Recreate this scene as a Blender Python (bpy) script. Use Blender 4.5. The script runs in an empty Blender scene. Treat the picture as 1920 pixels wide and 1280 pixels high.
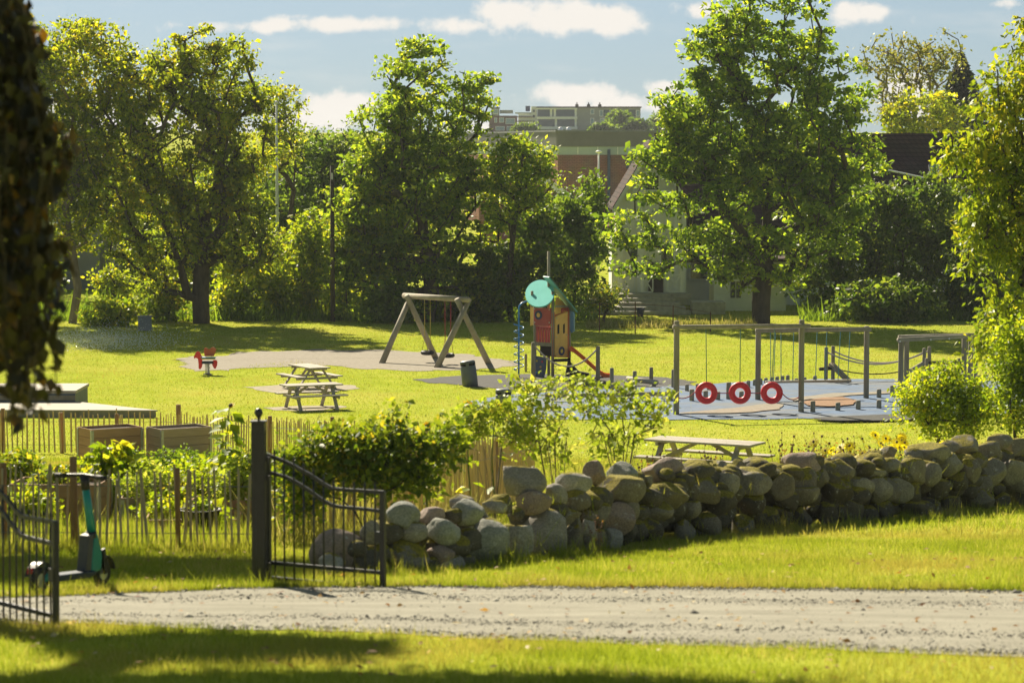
import bpy, math
import numpy as np
from mathutils import Vector, Matrix, noise as mnoise
R = math.radians
scene = bpy.context.scene
COL = scene.collection
# ------------------------------------------------------------------ camera model
F, CX, CY, YH = 5000.0, 960.0, 640.0, 280.0      # focal length and horizon of the 1920 px frame
CZ = 7.87                                        # eye height above the playground lawn
PITCH = math.atan((CY - YH) / F)
FWD = Vector((0, math.cos(PITCH), -math.sin(PITCH)))
UPV = Vector((0, math.sin(PITCH), math.cos(PITCH)))
CAM = Vector((0, 0, CZ))
def ray(px, py):
    return Vector(((px - CX) / F, 0, 0)) + UPV * ((CY - py) / F) + FWD
def at(px, py, d):
    r = ray(px, py)
    return CAM + r * (d / r.y)
def gzn(y, x=0.0):
    """Height of the ground: a slope falling from the road to the flat playground, a rise far behind it."""
    y = np.asarray(y, float)
    h1 = CZ - (2.0 + 0.085 * y)
    k = 0.35
    z = k * np.log1p(np.exp(np.clip(h1 / k, -40, 40)))
    t = np.clip((y - 330) / 260, 0, 1)
    return z + 11.5 * t * t * (3 - 2 * t)
def gz(y):
    return float(gzn(y))
def gp(px, py):
    r = ray(px, py)
    lo, hi = 4.0, 320.0
    for _ in range(60):
        m = (lo + hi) / 2
        p = CAM + r * (m / r.y)
        if p.z > gz(m): lo = m
        else: hi = m
    p = CAM + r * (lo / r.y)
    p.z = gz(lo)
    return p
def sc(d):
    return F / d
cam_d = bpy.data.cameras.new("camera")
cam_d.sensor_width = 36.0
cam_d.lens = F / 1920 * 36.0
cam_d.clip_start = 0.5
cam_d.clip_end = 8000
cam_d.dof.use_dof = True
cam_d.dof.focus_distance = 85
cam_d.dof.aperture_fstop = 3.4
cam_o = bpy.data.objects.new("camera", cam_d)
COL.objects.link(cam_o)
cam_o.location = CAM
cam_o.rotation_euler = (R(90) - PITCH, 0, 0)
scene.camera = cam_o
# ------------------------------------------------------------------ light and sky
SEL = R(36)
SAZ = R(-24)
SUN = Vector((math.sin(SAZ) * math.cos(SEL), math.cos(SAZ) * math.cos(SEL), math.sin(SEL)))
sun_d = bpy.data.lights.new("sun", 'SUN')
sun_d.energy = 5.0
sun_d.angle = R(0.53)
sun_d.color = (1.0, 0.89, 0.70)
sun_o = bpy.data.objects.new("sun", sun_d)
COL.objects.link(sun_o)
sun_o.location = (0, 0, 60)
sun_o.rotation_euler = (-SUN).to_track_quat('-Z', 'Y').to_euler()
world = bpy.data.worlds.new("World")
scene.world = world
world.use_nodes = True
def build_world():
    nt = world.node_tree
    nt.nodes.clear()
    N, L = nt.nodes.new, nt.links.new
    out = N('ShaderNodeOutputWorld'); bg = N('ShaderNodeBackground')
    bg.inputs['Strength'].default_value = 0.05
    L(bg.outputs[0], out.inputs[0])
    sky = N('ShaderNodeTexSky'); sky.sky_type = 'NISHITA'; sky.sun_disc = False
    sky.sun_elevation = SEL; sky.sun_rotation = SAZ % (2 * math.pi)
    sky.air_density = 1.0; sky.dust_density = 0.6; sky.ozone_density = 1.6
    tc = N('ShaderNodeTexCoord')
    sep = N('ShaderNodeSeparateXYZ'); L(tc.outputs['Generated'], sep.inputs[0])
    def math_(op, a, b=None):
        n = N('ShaderNodeMath'); n.operation = op
        for i, v in enumerate((a, b)):
            if v is None: continue
            if isinstance(v, (int, float)): n.inputs[i].default_value = v
            else: L(v, n.inputs[i])
        return n.outputs[0]
    u = math_('DIVIDE', sep.outputs['X'], sep.outputs['Y'])       # direction on a plane due north
    v = math_('DIVIDE', sep.outputs['Z'], sep.outputs['Y'])
    comb = N('ShaderNodeCombineXYZ'); L(u, comb.inputs[0]); L(v, comb.inputs[1])
    nz = N('ShaderNodeTexNoise'); nz.inputs['Scale'].default_value = 95; nz.inputs['Detail'].default_value = 7
    nz.inputs['Roughness'].default_value = 0.58
    L(comb.outputs[0], nz.inputs['Vector'])
    mp = N('ShaderNodeMapping'); mp.inputs['Scale'].default_value = (18, 95, 1)
    L(comb.outputs[0], mp.inputs['Vector'])
    nw = N('ShaderNodeTexNoise'); nw.inputs['Scale'].default_value = 1.0; nw.inputs['Detail'].default_value = 6
    L(mp.outputs[0], nw.inputs['Vector'])
    blobs = [  # cloud banks: (px, py, rx, ry, strength)
        (950, 30, 70, 34, 1), (1060, 34, 110, 34, 1), (1150, 40, 70, 28, 1), (860, 50, 110, 18, .8), (640, 48, 190, 17, .8),
        (470, 52, 130, 14, .75), (240, 46, 50, 8, .5), (560, 34, 45, 10, .6), (640, 205, 75, 36, 1), (590, 225, 90, 30, .9),
        (1080, 180, 95, 26, 1), (1150, 200, 90, 26, .9), (1240, 165, 50, 14, .8), (1225, 200, 90, 20, .8), (1610, 26, 60, 24, .95),
        (1325, 22, 50, 16, .9), (1690, 165, 60, 30, .9), (1875, 8, 40, 12, .6), (960, 240, 200, 24, .7), (1780, 215, 110, 30, .8),
        (120, 210, 200, 34, .8), (300, 235, 220, 30, .8), (2300, 60, 200, 40, .9), (-300, 90, 240, 40, .9), (2600, 190, 260, 50, 1), (-700, 200, 300, 60, 1)]
    acc = None
    for bx, by, rx, ry, s in blobs:
        du = math_('MULTIPLY', math_('SUBTRACT', u, (bx - CX) / F), F / rx)
        dv = math_('MULTIPLY', math_('SUBTRACT', v, (YH - by) / F), F / ry)
        q = math_('ADD', math_('MULTIPLY', du, du), math_('MULTIPLY', dv, dv))
        g = math_('MULTIPLY', math_('POWER', 2.718, math_('MULTIPLY', q, -0.75)), s)
        acc = g if acc is None else math_('MAXIMUM', acc, g)
    m = math_('ADD', math_('MULTIPLY', acc, 1.15), math_('MULTIPLY', math_('SUBTRACT', nz.outputs['Fac'], 0.5), 1.7))
    rmp = N('ShaderNodeMapRange'); rmp.interpolation_type = 'SMOOTHSTEP'
    rmp.inputs['From Min'].default_value = 0.36; rmp.inputs['From Max'].default_value = 0.92
    L(m, rmp.inputs['Value'])
    wisp = N('ShaderNodeMapRange'); wisp.interpolation_type = 'SMOOTHSTEP'
    wisp.inputs['From Min'].default_value = 0.5; wisp.inputs['From Max'].default_value = 0.85; wisp.inputs['To Max'].default_value = 0.3
    L(nw.outputs['Fac'], wisp.inputs['Value'])
    mask = math_('MINIMUM', math_('ADD', rmp.outputs[0], wisp.outputs[0]), 1.0)
    up = N('ShaderNodeMapRange'); up.inputs['From Min'].default_value = -0.004; up.inputs['From Max'].default_value = 0.002
    L(sep.outputs['Z'], up.inputs['Value'])
    fr = N('ShaderNodeMapRange'); fr.inputs['From Min'].default_value = 0.05; fr.inputs['From Max'].default_value = 0.3
    L(sep.outputs['Y'], fr.inputs['Value'])
    mask = math_('MULTIPLY', math_('MULTIPLY', mask, up.outputs[0]), fr.outputs[0])
    # the sky's glare near the sun is rolled off and its colour balanced: cool low down, neutral overhead
    one = N('ShaderNodeVectorMath'); one.operation = 'MULTIPLY_ADD'
    L(sky.outputs[0], one.inputs[0]); one.inputs[1].default_value = (.095, .095, .095); one.inputs[2].default_value = (1, 1, 1)
    dv_ = N('ShaderNodeVectorMath'); dv_.operation = 'DIVIDE'; L(sky.outputs[0], dv_.inputs[0]); L(one.outputs[0], dv_.inputs[1])
    zr_ = N('ShaderNodeMapRange'); zr_.inputs['From Max'].default_value = 0.35; L(sep.outputs['Z'], zr_.inputs['Value'])
    tn = N('ShaderNodeMix'); tn.data_type = 'RGBA'; L(zr_.outputs[0], tn.inputs['Factor'])
    tn.inputs[6].default_value = (.77, 1.05, 1.42, 1); tn.inputs[7].default_value = (1.12, 1.02, .80, 1)
    ml = N('ShaderNodeVectorMath'); ml.operation = 'MULTIPLY'; L(dv_.outputs[0], ml.inputs[0]); L(tn.outputs[2], ml.inputs[1])
    mix = N('ShaderNodeMix'); mix.data_type = 'RGBA'
    L(mask, mix.inputs['Factor']); L(ml.outputs[0], mix.inputs[6])
    mix.inputs[7].default_value = CLOUD
    L(mix.outputs[2], bg.inputs['Color'])
CLOUD = (8.4, 8.0, 7.4, 1)
build_world()
scene.view_settings.view_transform = 'Standard'
scene.view_settings.look = 'None'
scene.view_settings.exposure = 1.15
scene.view_settings.gamma = 1
cy = scene.cycles
cy.max_bounces = 7; cy.diffuse_bounces = 3; cy.glossy_bounces = 2; cy.transmission_bounces = 4; cy.transparent_max_bounces = 6
cy.use_denoising = True
cy.sample_clamp_indirect = 4
cy.use_adaptive_sampling = True
# ------------------------------------------------------------------ materials
MATS = {}
def mat(name, c1, c2=None, scale=6.0, rough=0.75, bump=0.0, metal=0.0, stretch=(1, 1, 1), c3=None, spec=0.35, detail=6, coords='Object', vary=0.0, bscale=None, patch=None):
    """Principled surface whose colour wanders between c1 and c2 (with flecks of c3) by object-space noise."""
    if name in MATS: return MATS[name]
    m = bpy.data.materials.new(name); m.use_nodes = True
    nt = m.node_tree; N, L = nt.nodes.new, nt.links.new
    b = nt.nodes['Principled BSDF']
    b.inputs['Roughness'].default_value = rough
    b.inputs['Metallic'].default_value = metal
    b.inputs['Specular IOR Level'].default_value = spec
    tc = N('ShaderNodeTexCoord'); mp = N('ShaderNodeMapping')
    mp.inputs['Scale'].default_value = stretch
    if coords == 'World':
        g = N('ShaderNodeNewGeometry'); L(g.outputs['Position'], mp.inputs['Vector'])
    else:
        L(tc.outputs[coords], mp.inputs['Vector'])
    nz = N('ShaderNodeTexNoise'); nz.inputs['Scale'].default_value = scale; nz.inputs['Detail'].default_value = detail
    nz.inputs['Roughness'].default_value = 0.62
    L(mp.outputs[0], nz.inputs['Vector'])
    rp = N('ShaderNodeValToRGB')
    c2 = c2 or tuple(x * 0.7 for x in c1)
    e = rp.color_ramp.elements
    e[0].position = 0.32; e[0].color = (*c2, 1)
    e[1].position = 0.66; e[1].color = (*c1, 1)
    if c3:
        k = e.new(0.76); k.color = (*c3, 1)
    L(nz.outputs['Fac'], rp.inputs[0])
    colour = rp.outputs[0]
    if patch:
        n3 = N('ShaderNodeTexNoise'); n3.inputs['Scale'].default_value = patch[0]; n3.inputs['Detail'].default_value = 5; n3.inputs['Roughness'].default_value = .6
        m3 = N('ShaderNodeMapping'); m3.inputs['Scale'].default_value = patch[2] if len(patch) > 2 else (1, 1, 1)
        g3 = N('ShaderNodeNewGeometry'); L(g3.outputs['Position'], m3.inputs['Vector']); L(m3.outputs[0], n3.inputs['Vector'])
        r3 = N('ShaderNodeMapRange'); r3.interpolation_type = 'SMOOTHSTEP'; r3.inputs['From Min'].default_value = .42; r3.inputs['From Max'].default_value = .68; L(n3.outputs['Fac'], r3.inputs['Value'])
        x3 = N('ShaderNodeMix'); x3.data_type = 'RGBA'; L(r3.outputs[0], x3.inputs['Factor']); L(colour, x3.inputs[6]); x3.inputs[7].default_value = (*patch[1], 1); colour = x3.outputs[2]
    if vary:
        oi = N('ShaderNodeObjectInfo'); hs = N('ShaderNodeHueSaturation')
        mr = N('ShaderNodeMapRange'); mr.inputs['To Min'].default_value = 1 - vary; mr.inputs['To Max'].default_value = 1 + vary
        L(oi.outputs['Random'], mr.inputs['Value']); L(mr.outputs[0], hs.inputs['Value']); L(colour, hs.inputs['Color'])
        colour = hs.outputs[0]
    L(colour, b.inputs['Base Color'])
    if bump:
        bp = N('ShaderNodeBump'); bp.inputs['Strength'].default_value = bump; bp.inputs['Distance'].default_value = 0.03
        if bscale:
            n2 = N('ShaderNodeTexNoise'); n2.inputs['Scale'].default_value = bscale; n2.inputs['Detail'].default_value = 5
            L(mp.outputs[0], n2.inputs['Vector']); L(n2.outputs['Fac'], bp.inputs['Height'])
        else:
            L(nz.outputs['Fac'], bp.inputs['Height'])
        L(bp.outputs[0], b.inputs['Normal'])
    MATS[name] = m
    return m
def leafmat(name, c1, c2, c3=None, tr=0.5, tboost=(1.9, 1.7, 0.9), nscale=0.6, rough=0.5, spec=0.3, p3=0.9, patch=None):
    """Leaf: diffuse + translucent, colour varied leaf by leaf and in soft patches."""
    m = bpy.data.materials.new(name); m.use_nodes = True
    nt = m.node_tree; N, L = nt.nodes.new, nt.links.new
    b = nt.nodes['Principled BSDF']; out = nt.nodes['Material Output']
    b.inputs['Roughness'].default_value = rough; b.inputs['Specular IOR Level'].default_value = spec
    g = N('ShaderNodeNewGeometry')
    nz = N('ShaderNodeTexNoise'); nz.inputs['Scale'].default_value = nscale; nz.inputs['Detail'].default_value = 3
    L(g.outputs['Position'], nz.inputs['Vector'])
    a = N('ShaderNodeMath'); a.operation = 'MULTIPLY_ADD'
    L(nz.outputs['Fac'], a.inputs[0]); a.inputs[1].default_value = 1.2; a.inputs[2].default_value = -0.6
    s = N('ShaderNodeMath'); s.operation = 'ADD'; s.use_clamp = True
    L(a.outputs[0], s.inputs[0]); L(g.outputs['Random Per Island'], s.inputs[1])
    rp = N('ShaderNodeValToRGB'); e = rp.color_ramp.elements
    e[0].position = 0.05; e[0].color = (*c1, 1); e[1].position = 0.8; e[1].color = (*c2, 1)
    if c3:
        k = e.new(p3); k.color = (*c3, 1)
    L(s.outputs[0], rp.inputs[0])
    lc = rp.outputs[0]
    if patch:
        n3 = N('ShaderNodeTexNoise'); n3.inputs['Scale'].default_value = patch[0]; n3.inputs['Detail'].default_value = 5; L(g.outputs['Position'], n3.inputs['Vector'])
        r3 = N('ShaderNodeMapRange'); r3.interpolation_type = 'SMOOTHSTEP'; r3.inputs['From Min'].default_value = .46; r3.inputs['From Max'].default_value = .66; r3.inputs['To Max'].default_value = .75; L(n3.outputs['Fac'], r3.inputs['Value'])
        x3 = N('ShaderNodeMix'); x3.data_type = 'RGBA'; L(r3.outputs[0], x3.inputs['Factor']); L(lc, x3.inputs[6]); x3.inputs[7].default_value = (*patch[1], 1); lc = x3.outputs[2]
    L(lc, b.inputs['Base Color'])
    mx = N('ShaderNodeMix'); mx.data_type = 'RGBA'; mx.blend_type = 'MULTIPLY'; mx.inputs['Factor'].default_value = 1
    L(lc, mx.inputs[6]); mx.inputs[7].default_value = (*tboost, 1)
    t = N('ShaderNodeBsdfTranslucent'); L(mx.outputs[2], t.inputs['Color'])
    ms = N('ShaderNodeMixShader'); ms.inputs[0].default_value = tr
    L(b.outputs[0], ms.inputs[1]); L(t.outputs[0], ms.inputs[2]); L(ms.outputs[0], out.inputs['Surface'])
    MATS[name] = m
    return m
# ------------------------------------------------------------------ mesh helpers
def frame(axis):
    a = Vector(axis).normalized()
    h = Vector((0, 0, 1)) if abs(a.z) < 0.9 else Vector((1, 0, 0))
    u = a.cross(h).normalized()
    return u, a.cross(u).normalized()
class MB:
    def __init__(s): s.v = []; s.f = []
    def add(s, vs, fs):
        o = len(s.v); s.v.extend([tuple(x) for x in vs]); s.f.extend([tuple(i + o for i in f) for f in fs]); return s
    def box(s, c, size, rz=0.0, M=None):
        hx, hy, hz = [q / 2 for q in size]
        vs = [Vector((x, y, z)) for x in (-hx, hx) for y in (-hy, hy) for z in (-hz, hz)]
        m = (M if M is not None else Matrix.Rotation(rz, 3, 'Z'))
        vs = [m @ q + Vector(c) for q in vs]
        return s.add(vs, [(0, 1, 3, 2), (4, 6, 7, 5), (0, 4, 5, 1), (2, 3, 7, 6), (0, 2, 6, 4), (1, 5, 7, 3)])
    def bar(s, a, b, w, h, up=(0, 0, 1)):
        """Rectangular bar from a to b, w wide and h high."""
        a, b = Vector(a), Vector(b); d = (b - a); l = d.length; d.normalize()
        side = d.cross(Vector(up)); side = side.normalized() if side.length > 1e-6 else Vector((1, 0, 0))
        u = side.cross(d).normalized()
        M = Matrix((d, side, u)).transposed()
        return s.box((a + b) / 2, (l, w, h), M=M)
    def tube(s, pts, r, n=8, cap=True):
        pts = [Vector(p) for p in pts]; k = len(pts)
        rs = r if isinstance(r, (list, tuple)) else [r] * k
        o = len(s.v); u = None
        for i, p in enumerate(pts):
            t = (pts[min(i + 1, k - 1)] - pts[max(i - 1, 0)])
            if t.length < 1e-9: t = Vector((0, 0, 1))
            t.normalize()
            if u is None: u = frame(t)[0]
            else:
                u = u - t * u.dot(t)
                u = u.normalized() if u.length > 1e-6 else frame(t)[0]
            w = t.cross(u)
            for j in range(n):
                a = 2 * math.pi * j / n
                s.v.append(tuple(p + (u * math.cos(a) + w * math.sin(a)) * rs[i]))
        for i in range(k - 1):
            for j in range(n):
                a, b = o + i * n + j, o + i * n + (j + 1) % n
                s.f.append((a, b, b + n, a + n))
        if cap:
            s.f.append(tuple(o + j for j in range(n))[::-1]); s.f.append(tuple(o + (k - 1) * n + j for j in range(n)))
        return s
    def prism(s, pts, ext):
        pts = [Vector(p) for p in pts]; n = len(pts); e = Vector(ext)
        return s.add(pts + [p + e for p in pts], [tuple(range(n))[::-1], tuple(range(n, 2 * n))] + [(i, (i + 1) % n, n + (i + 1) % n, n + i) for i in range(n)])
    def lathe(s, prof, c=(0, 0, 0), axis=(0, 0, 1), n=20, closed=False):
        """prof: (radius, height along axis); closed joins last ring to first (a ring)."""
        a = Vector(axis).normalized(); u, w = frame(a); c = Vector(c); o = len(s.v); k = len(prof)
        for r, h in prof:
            for j in range(n):
                t = 2 * math.pi * j / n
                s.v.append(tuple(c + a * h + (u * math.cos(t) + w * math.sin(t)) * r))
        for i in range(k if closed else k - 1):
            i2 = (i + 1) % k
            for j in range(n):
                j2 = (j + 1) % n
                s.f.append((o + i * n + j, o + i * n + j2, o + i2 * n + j2, o + i2 * n + j))
        if not closed:
            s.f.append(tuple(o + j for j in range(n))[::-1]); s.f.append(tuple(o + (k - 1) * n + j for j in range(n)))
        return s
    def torus(s, c, axis, R0, r, n=28, m=10, sq=1.0):
        prof = [(R0 + r * math.cos(t), sq * r * math.sin(t)) for t in [2 * math.pi * i / m for i in range(m)]]
        return s.lathe(prof, c, axis, n, closed=True)
    def ball(s, c, r, n=12):
        return s.lathe([(max(1e-3, r * math.sin(math.pi * i / n)), -r * math.cos(math.pi * i / n)) for i in range(n + 1)], c, n=n + 4)
    def build(s, name, m, parent=None, smooth=False, bevel=0.0):
        me = bpy.data.meshes.new(name); me.from_pydata(s.v, [], s.f)
        import bmesh
        bm = bmesh.new(); bm.from_mesh(me); bmesh.ops.recalc_face_normals(bm, faces=bm.faces); bm.to_mesh(me); bm.free()
        return link(name, me, m, parent, smooth, bevel)
def link(name, me, m, parent=None, smooth=False, bevel=0.0):
    o = bpy.data.objects.new(name, me); COL.objects.link(o)
    if m is not None: me.materials.append(m)
    if smooth: me.polygons.foreach_set('use_smooth', [True] * len(me.polygons))
    if bevel:
        bv = o.modifiers.new('bevel', 'BEVEL'); bv.width = bevel; bv.segments = 2; bv.limit_method = 'ANGLE'
    if parent is not None: o.parent = parent
    return o
def npmesh(name, V, T, m, parent=None, smooth=False):
    """Mesh from numpy arrays of vertices (n,3) and faces (k,3 or 4)."""
    me = bpy.data.meshes.new(name); V = np.asarray(V, np.float32); T = np.asarray(T, np.int32)
    k = T.shape[1]
    me.vertices.add(len(V)); me.vertices.foreach_set('co', V.ravel())
    me.loops.add(T.size); me.loops.foreach_set('vertex_index', T.ravel())
    me.polygons.add(len(T)); me.polygons.foreach_set('loop_start', np.arange(0, T.size, k, dtype=np.int32))
    me.update(calc_edges=True)
    return link(name, me, m, parent, smooth)
def thing(name, label, cat, loc=(0, 0, 0), rz=0.0, group=None):
    o = bpy.data.objects.new(name, None); COL.objects.link(o)
    o.location = loc; o.rotation_euler = (0, 0, rz); o.empty_display_size = 0.2
    o['label'] = label; o['category'] = cat
    if group: o['group'] = group
    return o
def tag(o, label, cat, group=None):
    o['label'] = label; o['category'] = cat
    if group: o['group'] = group
    return o
def kind(o, k):
    o['kind'] = k; return o
def copy_tree(o, parent=None):
    c = o.copy(); COL.objects.link(c)
    if parent is not None: c.parent = parent
    for ch in list(o.children): copy_tree(ch, c)
    return c
def again(o, loc, rz, label, scale=None):
    c = copy_tree(o); c.location = loc; c.rotation_euler = (0, 0, rz); c['label'] = label
    if scale: c.scale = (scale, scale, scale)
    return c
def inpoly(poly, x, y):
    c = np.zeros(len(x), bool); n = len(poly)
    for i in range(n):
        x1, y1 = poly[i]; x2, y2 = poly[(i + 1) % n]
        t = ((y1 > y) != (y2 > y)) & (x < (x2 - x1) * (y - y1) / ((y2 - y1) if y2 != y1 else 1e-9) + x1)
        c ^= t
    return c
def wob(x, y, s=1.0, seed=0):
    """Cheap smooth noise for numpy arrays, about -1..1."""
    a = np.sin(x * 1.7 * s + 1.3 * np.sin(y * 1.1 * s + seed)) + np.sin(y * 2.3 * s + 1.9 * np.sin(x * 0.9 * s + seed * 2)) + np.sin((x + y) * 3.1 * s + seed * 3) * .6
    return a / 2.6
# ------------------------------------------------------------------ ground
M_LAWN = mat('lawn', (0.34, 0.385, 0.050), (0.25, 0.30, 0.030), scale=0.7, rough=0.9, bump=0.6, c3=(0.37, 0.36, 0.09), coords='World', detail=9, spec=0.0, bscale=14, patch=(.16, (.37, .375, .065)))
def grid_mesh(name, xs, ys, zf, m):
    X, Y = np.meshgrid(xs, ys); Z = zf(X, Y)
    V = np.stack([X, Y, Z], -1).reshape(-1, 3); nx, ny = len(xs), len(ys)
    i = (np.arange(ny - 1)[:, None] * nx + np.arange(nx - 1)[None]).ravel()
    return npmesh(name, V, np.stack([i, i + 1, i + 1 + nx, i + nx], -1), m, smooth=True)
ys = np.concatenate([np.arange(-60, 6, 6), np.arange(6, 84, 0.4), np.arange(84, 140, 4), np.arange(140, 700, 20), np.array([700, 760])])
xs = np.concatenate([[-400, -250, -150, -80], np.arange(-50, 51, 2.5), [80, 150, 250, 400]])
def far_drop(X, Y):
    z = gzn(Y)
    return z + 0.03 * wob(X, Y, 0.8) * (Y < 60) * (Y > 30)
kind(grid_mesh('ground', xs, ys, lambda X, Y: gzn(Y), M_LAWN), 'structure')
# gravel road across the front
M_GRAVEL = mat('gravel', (0.33, 0.315, 0.25), (0.23, 0.22, 0.17), scale=2.2, rough=0.95, bump=0.8, stretch=(0.35, 1.6, 1), coords='World', detail=10, spec=0.15, c3=(0.40, 0.38, 0.30), bscale=30)
def interp(pts, x):
    xs_, ys_ = zip(*pts); return np.interp(x, xs_, ys_)
TOP = [(-1500, 1130), (-60, 1124), (120, 1119), (470, 1104), (740, 1101), (1300, 1103), (1920, 1109), (3500, 1120)]
BOT = [(-1500, 1175), (-60, 1168), (150, 1168), (300, 1178), (640, 1184), (1000, 1202), (1500, 1216), (1920, 1234), (3500, 1275)]
pxs = np.linspace(-1400, 3400, 220)
topw = np.array([gp(p, interp(TOP, p))[:2] for p in pxs]); botw = np.array([gp(p, interp(BOT, p))[:2] for p in pxs])
topw[:, 1] += 0.10 * wob(topw[:, 0] * 2, topw[:, 0], 1.5); botw[:, 1] += 0.10 * wob(botw[:, 0] * 2, botw[:, 0], 1.7, 3)
vv = np.linspace(0, 1, 13)
P = topw[None] * (1 - vv[:, None, None]) + botw[None] * vv[:, None, None]
rut = 0.02 * np.exp(-((vv - .28) / .09) ** 2) + 0.02 * np.exp(-((vv - .75) / .09) ** 2)
Zr = gzn(P[..., 1]) + 0.03 - 0.022 * (np.abs(vv - .5) * 2)[:, None] ** 6 - rut[:, None] * .6
V = np.concatenate([P, Zr[..., None]], -1).reshape(-1, 3); nx = len(pxs)
ii = (np.arange(12)[:, None] * nx + np.arange(nx - 1)[None]).ravel()
kind(npmesh('gravel_road', V, np.stack([ii, ii + nx, ii + 1 + nx, ii + 1], -1), M_GRAVEL, smooth=True), 'structure')
ROAD = [tuple(p) for p in topw] + [tuple(p) for p in botw[::-1]]
# loose stones on the road
rng = np.random.default_rng(5)
def pebbles(name, n, poly, bx, by, size, m, zoff=0.02):
    x = rng.uniform(*bx, n); y = rng.uniform(*by, n); k = inpoly(poly, x, y)
    v = (np.interp(x, topw[:, 0], topw[:, 1]) - y) / np.maximum(.1, np.interp(x, topw[:, 0], topw[:, 1]) - np.interp(x, botw[:, 0], botw[:, 1]))
    k &= rng.uniform(0, 1, len(x)) < np.clip(.55 + .1 * np.exp(-((v - .03) / .07) ** 2) + .55 * np.exp(-((v - .5) / .10) ** 2) + .15 * np.exp(-((v - .97) / .09) ** 2) + .25 * wob(x * .6, v * 9, 1), 0, 1); x, y = x[k], y[k]; n = len(x)
    r = size * rng.lognormal(0, .5, n)
    base = np.array([(1, 0, 0), (-1, 0, 0), (0, 1, 0), (0, -1, 0), (0, 0, .7), (0, 0, -.7)])
    fc = np.array([(0, 2, 4), (2, 1, 4), (1, 3, 4), (3, 0, 4), (2, 0, 5), (1, 2, 5), (3, 1, 5), (0, 3, 5)])
    V = base[None] * (r[:, None, None] * rng.uniform(.6, 1.3, (n, 6, 1)))
    a = rng.uniform(0, 6.28, n); ca, sa = np.cos(a)[:, None], np.sin(a)[:, None]
    X = V[..., 0] * ca - V[..., 1] * sa + x[:, None]; Y = V[..., 0] * sa + V[..., 1] * ca + y[:, None]
    Z = V[..., 2] + (gzn(y) + zoff)[:, None]
    return npmesh(name, np.stack([X, Y, Z], -1).reshape(-1, 3), (fc[None] + 6 * np.arange(n)[:, None, None]).reshape(-1, 3), m)
M_PEB = leafmat('pebble', (0.045, 0.042, 0.035), (0.40, 0.38, 0.30), tr=0.0, rough=.9)
kind(pebbles('road_pebbles', 150000, ROAD, (-6.5, 6.5), (18.3, 26.2), 0.0065, M_PEB), 'stuff')
# flat surfaces of the playground, outlined on the ground
def sheet(name, pix, m, dz, jit=0.0, sub=14, world_pts=None):
    pts = world_pts or [gp(*p) for p in pix]; out = []
    for i, a in enumerate(pts):
        b = pts[(i + 1) % len(pts)]
        for k in range(sub):
            q = Vector(a).lerp(Vector(b), k / sub)
            if jit:
                q.x += jit * float(wob(q.x * 1.5, q.y * 2, 1.3)); q.y += jit * 1.6 * float(wob(q.y * 2, q.x, 1.1, 4))
            out.append((q.x, q.y, gz(q.y) + dz))
    me = bpy.data.meshes.new(name); me.from_pydata(out, [], [tuple(range(len(out)))])
    o = link(name, me, m); kind(o, 'structure')
    if o.data.polygons[0].normal.z < 0: o.data.flip_normals()
    return [(p[0], p[1]) for p in out]
M_SANDY = mat('sandy_gravel', (0.31, 0.28, 0.225), (0.23, 0.205, 0.16), scale=6, rough=0.95, bump=.5, coords='World', spec=.1)
M_PALE = mat('pale_sand', (0.37, 0.33, 0.25), (0.27, 0.24, 0.17), scale=3, rough=0.95, bump=.4, coords='World', spec=.1)
M_DARKRUB = mat('dark_rubber', (0.075, 0.073, 0.065), (0.045, 0.045, 0.042), scale=8, rough=0.9, bump=.4, coords='World', spec=.2, c3=(0.12, 0.115, 0.10))
M_BLUERUB = mat('blue_rubber', (0.105, 0.175, 0.295), (0.07, 0.115, 0.195), scale=2.5, rough=0.85, bump=.5, coords='World', spec=.25, c3=(0.17, 0.20, 0.24), bscale=20, patch=(.5, (.15, .165, .175), (.4, 1.6, 1)))
M_ORANGERUB = mat('orange_rubber', (0.30, 0.165, 0.08), (0.20, 0.115, 0.06), scale=4, rough=0.9, bump=.3, coords='World')
SHEETS = []
SHEETS.append(sheet('gravel_path', [(330, 672), (392, 668), (470, 659), (600, 656), (760, 657), (850, 663), (905, 668), (960, 676), (968, 684), (930, 690), (800, 696), (700, 694), (640, 686), (560, 676), (470, 684), (430, 696), (360, 694)], M_SANDY, 0.010, 0.4))
SHEETS.append(sheet('sand_patch', [(455, 726), (540, 721), (660, 722), (672, 728), (600, 738), (520, 738)], M_PALE, 0.010, 0.1))
SHEETS.append(sheet('sand_patch', [(496, 764), (560, 761), (640, 760), (648, 764), (580, 771), (510, 769)], M_PALE, 0.010, 0.08))
SHEETS.append(sheet('dark_rubber_surface', [(770, 712), (850, 706), (960, 702), (1100, 703), (1240, 707), (1300, 716), (1290, 727), (1120, 733), (985, 733), (880, 724), (810, 718)], M_DARKRUB, 0.014, 0.16))
SHEETS.append(sheet('blue_rubber_surface', [(880, 752), (985, 738), (1120, 731), (1290, 724), (1400, 715), (1560, 711), (1700, 712), (1850, 714), (1960, 720), (1990, 750), (1900, 775), (1760, 783), (1640, 787), (1480, 786), (1200, 787), (1010, 786), (900, 775)], M_BLUERUB, 0.020, 0.14))
BLUE_XY = SHEETS[-1]
sheet('sand_patch', [(1390, 766), (1440, 759), (1470, 761), (1460, 770), (1410, 776), (1330, 778), (1260, 778), (1330, 772)], M_SANDY, 0.060, 0.05)
sheet('sand_patch', [(1480, 750), (1560, 740), (1680, 736), (1690, 739), (1600, 744), (1520, 751), (1490, 756)], M_SANDY, 0.062, 0.05)
sheet('orange_rubber_mound', [(1505, 757), (1540, 749), (1580, 748), (1606, 754), (1600, 762), (1560, 766), (1515, 764)], M_ORANGERUB, 0.075, 0.02)
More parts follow.
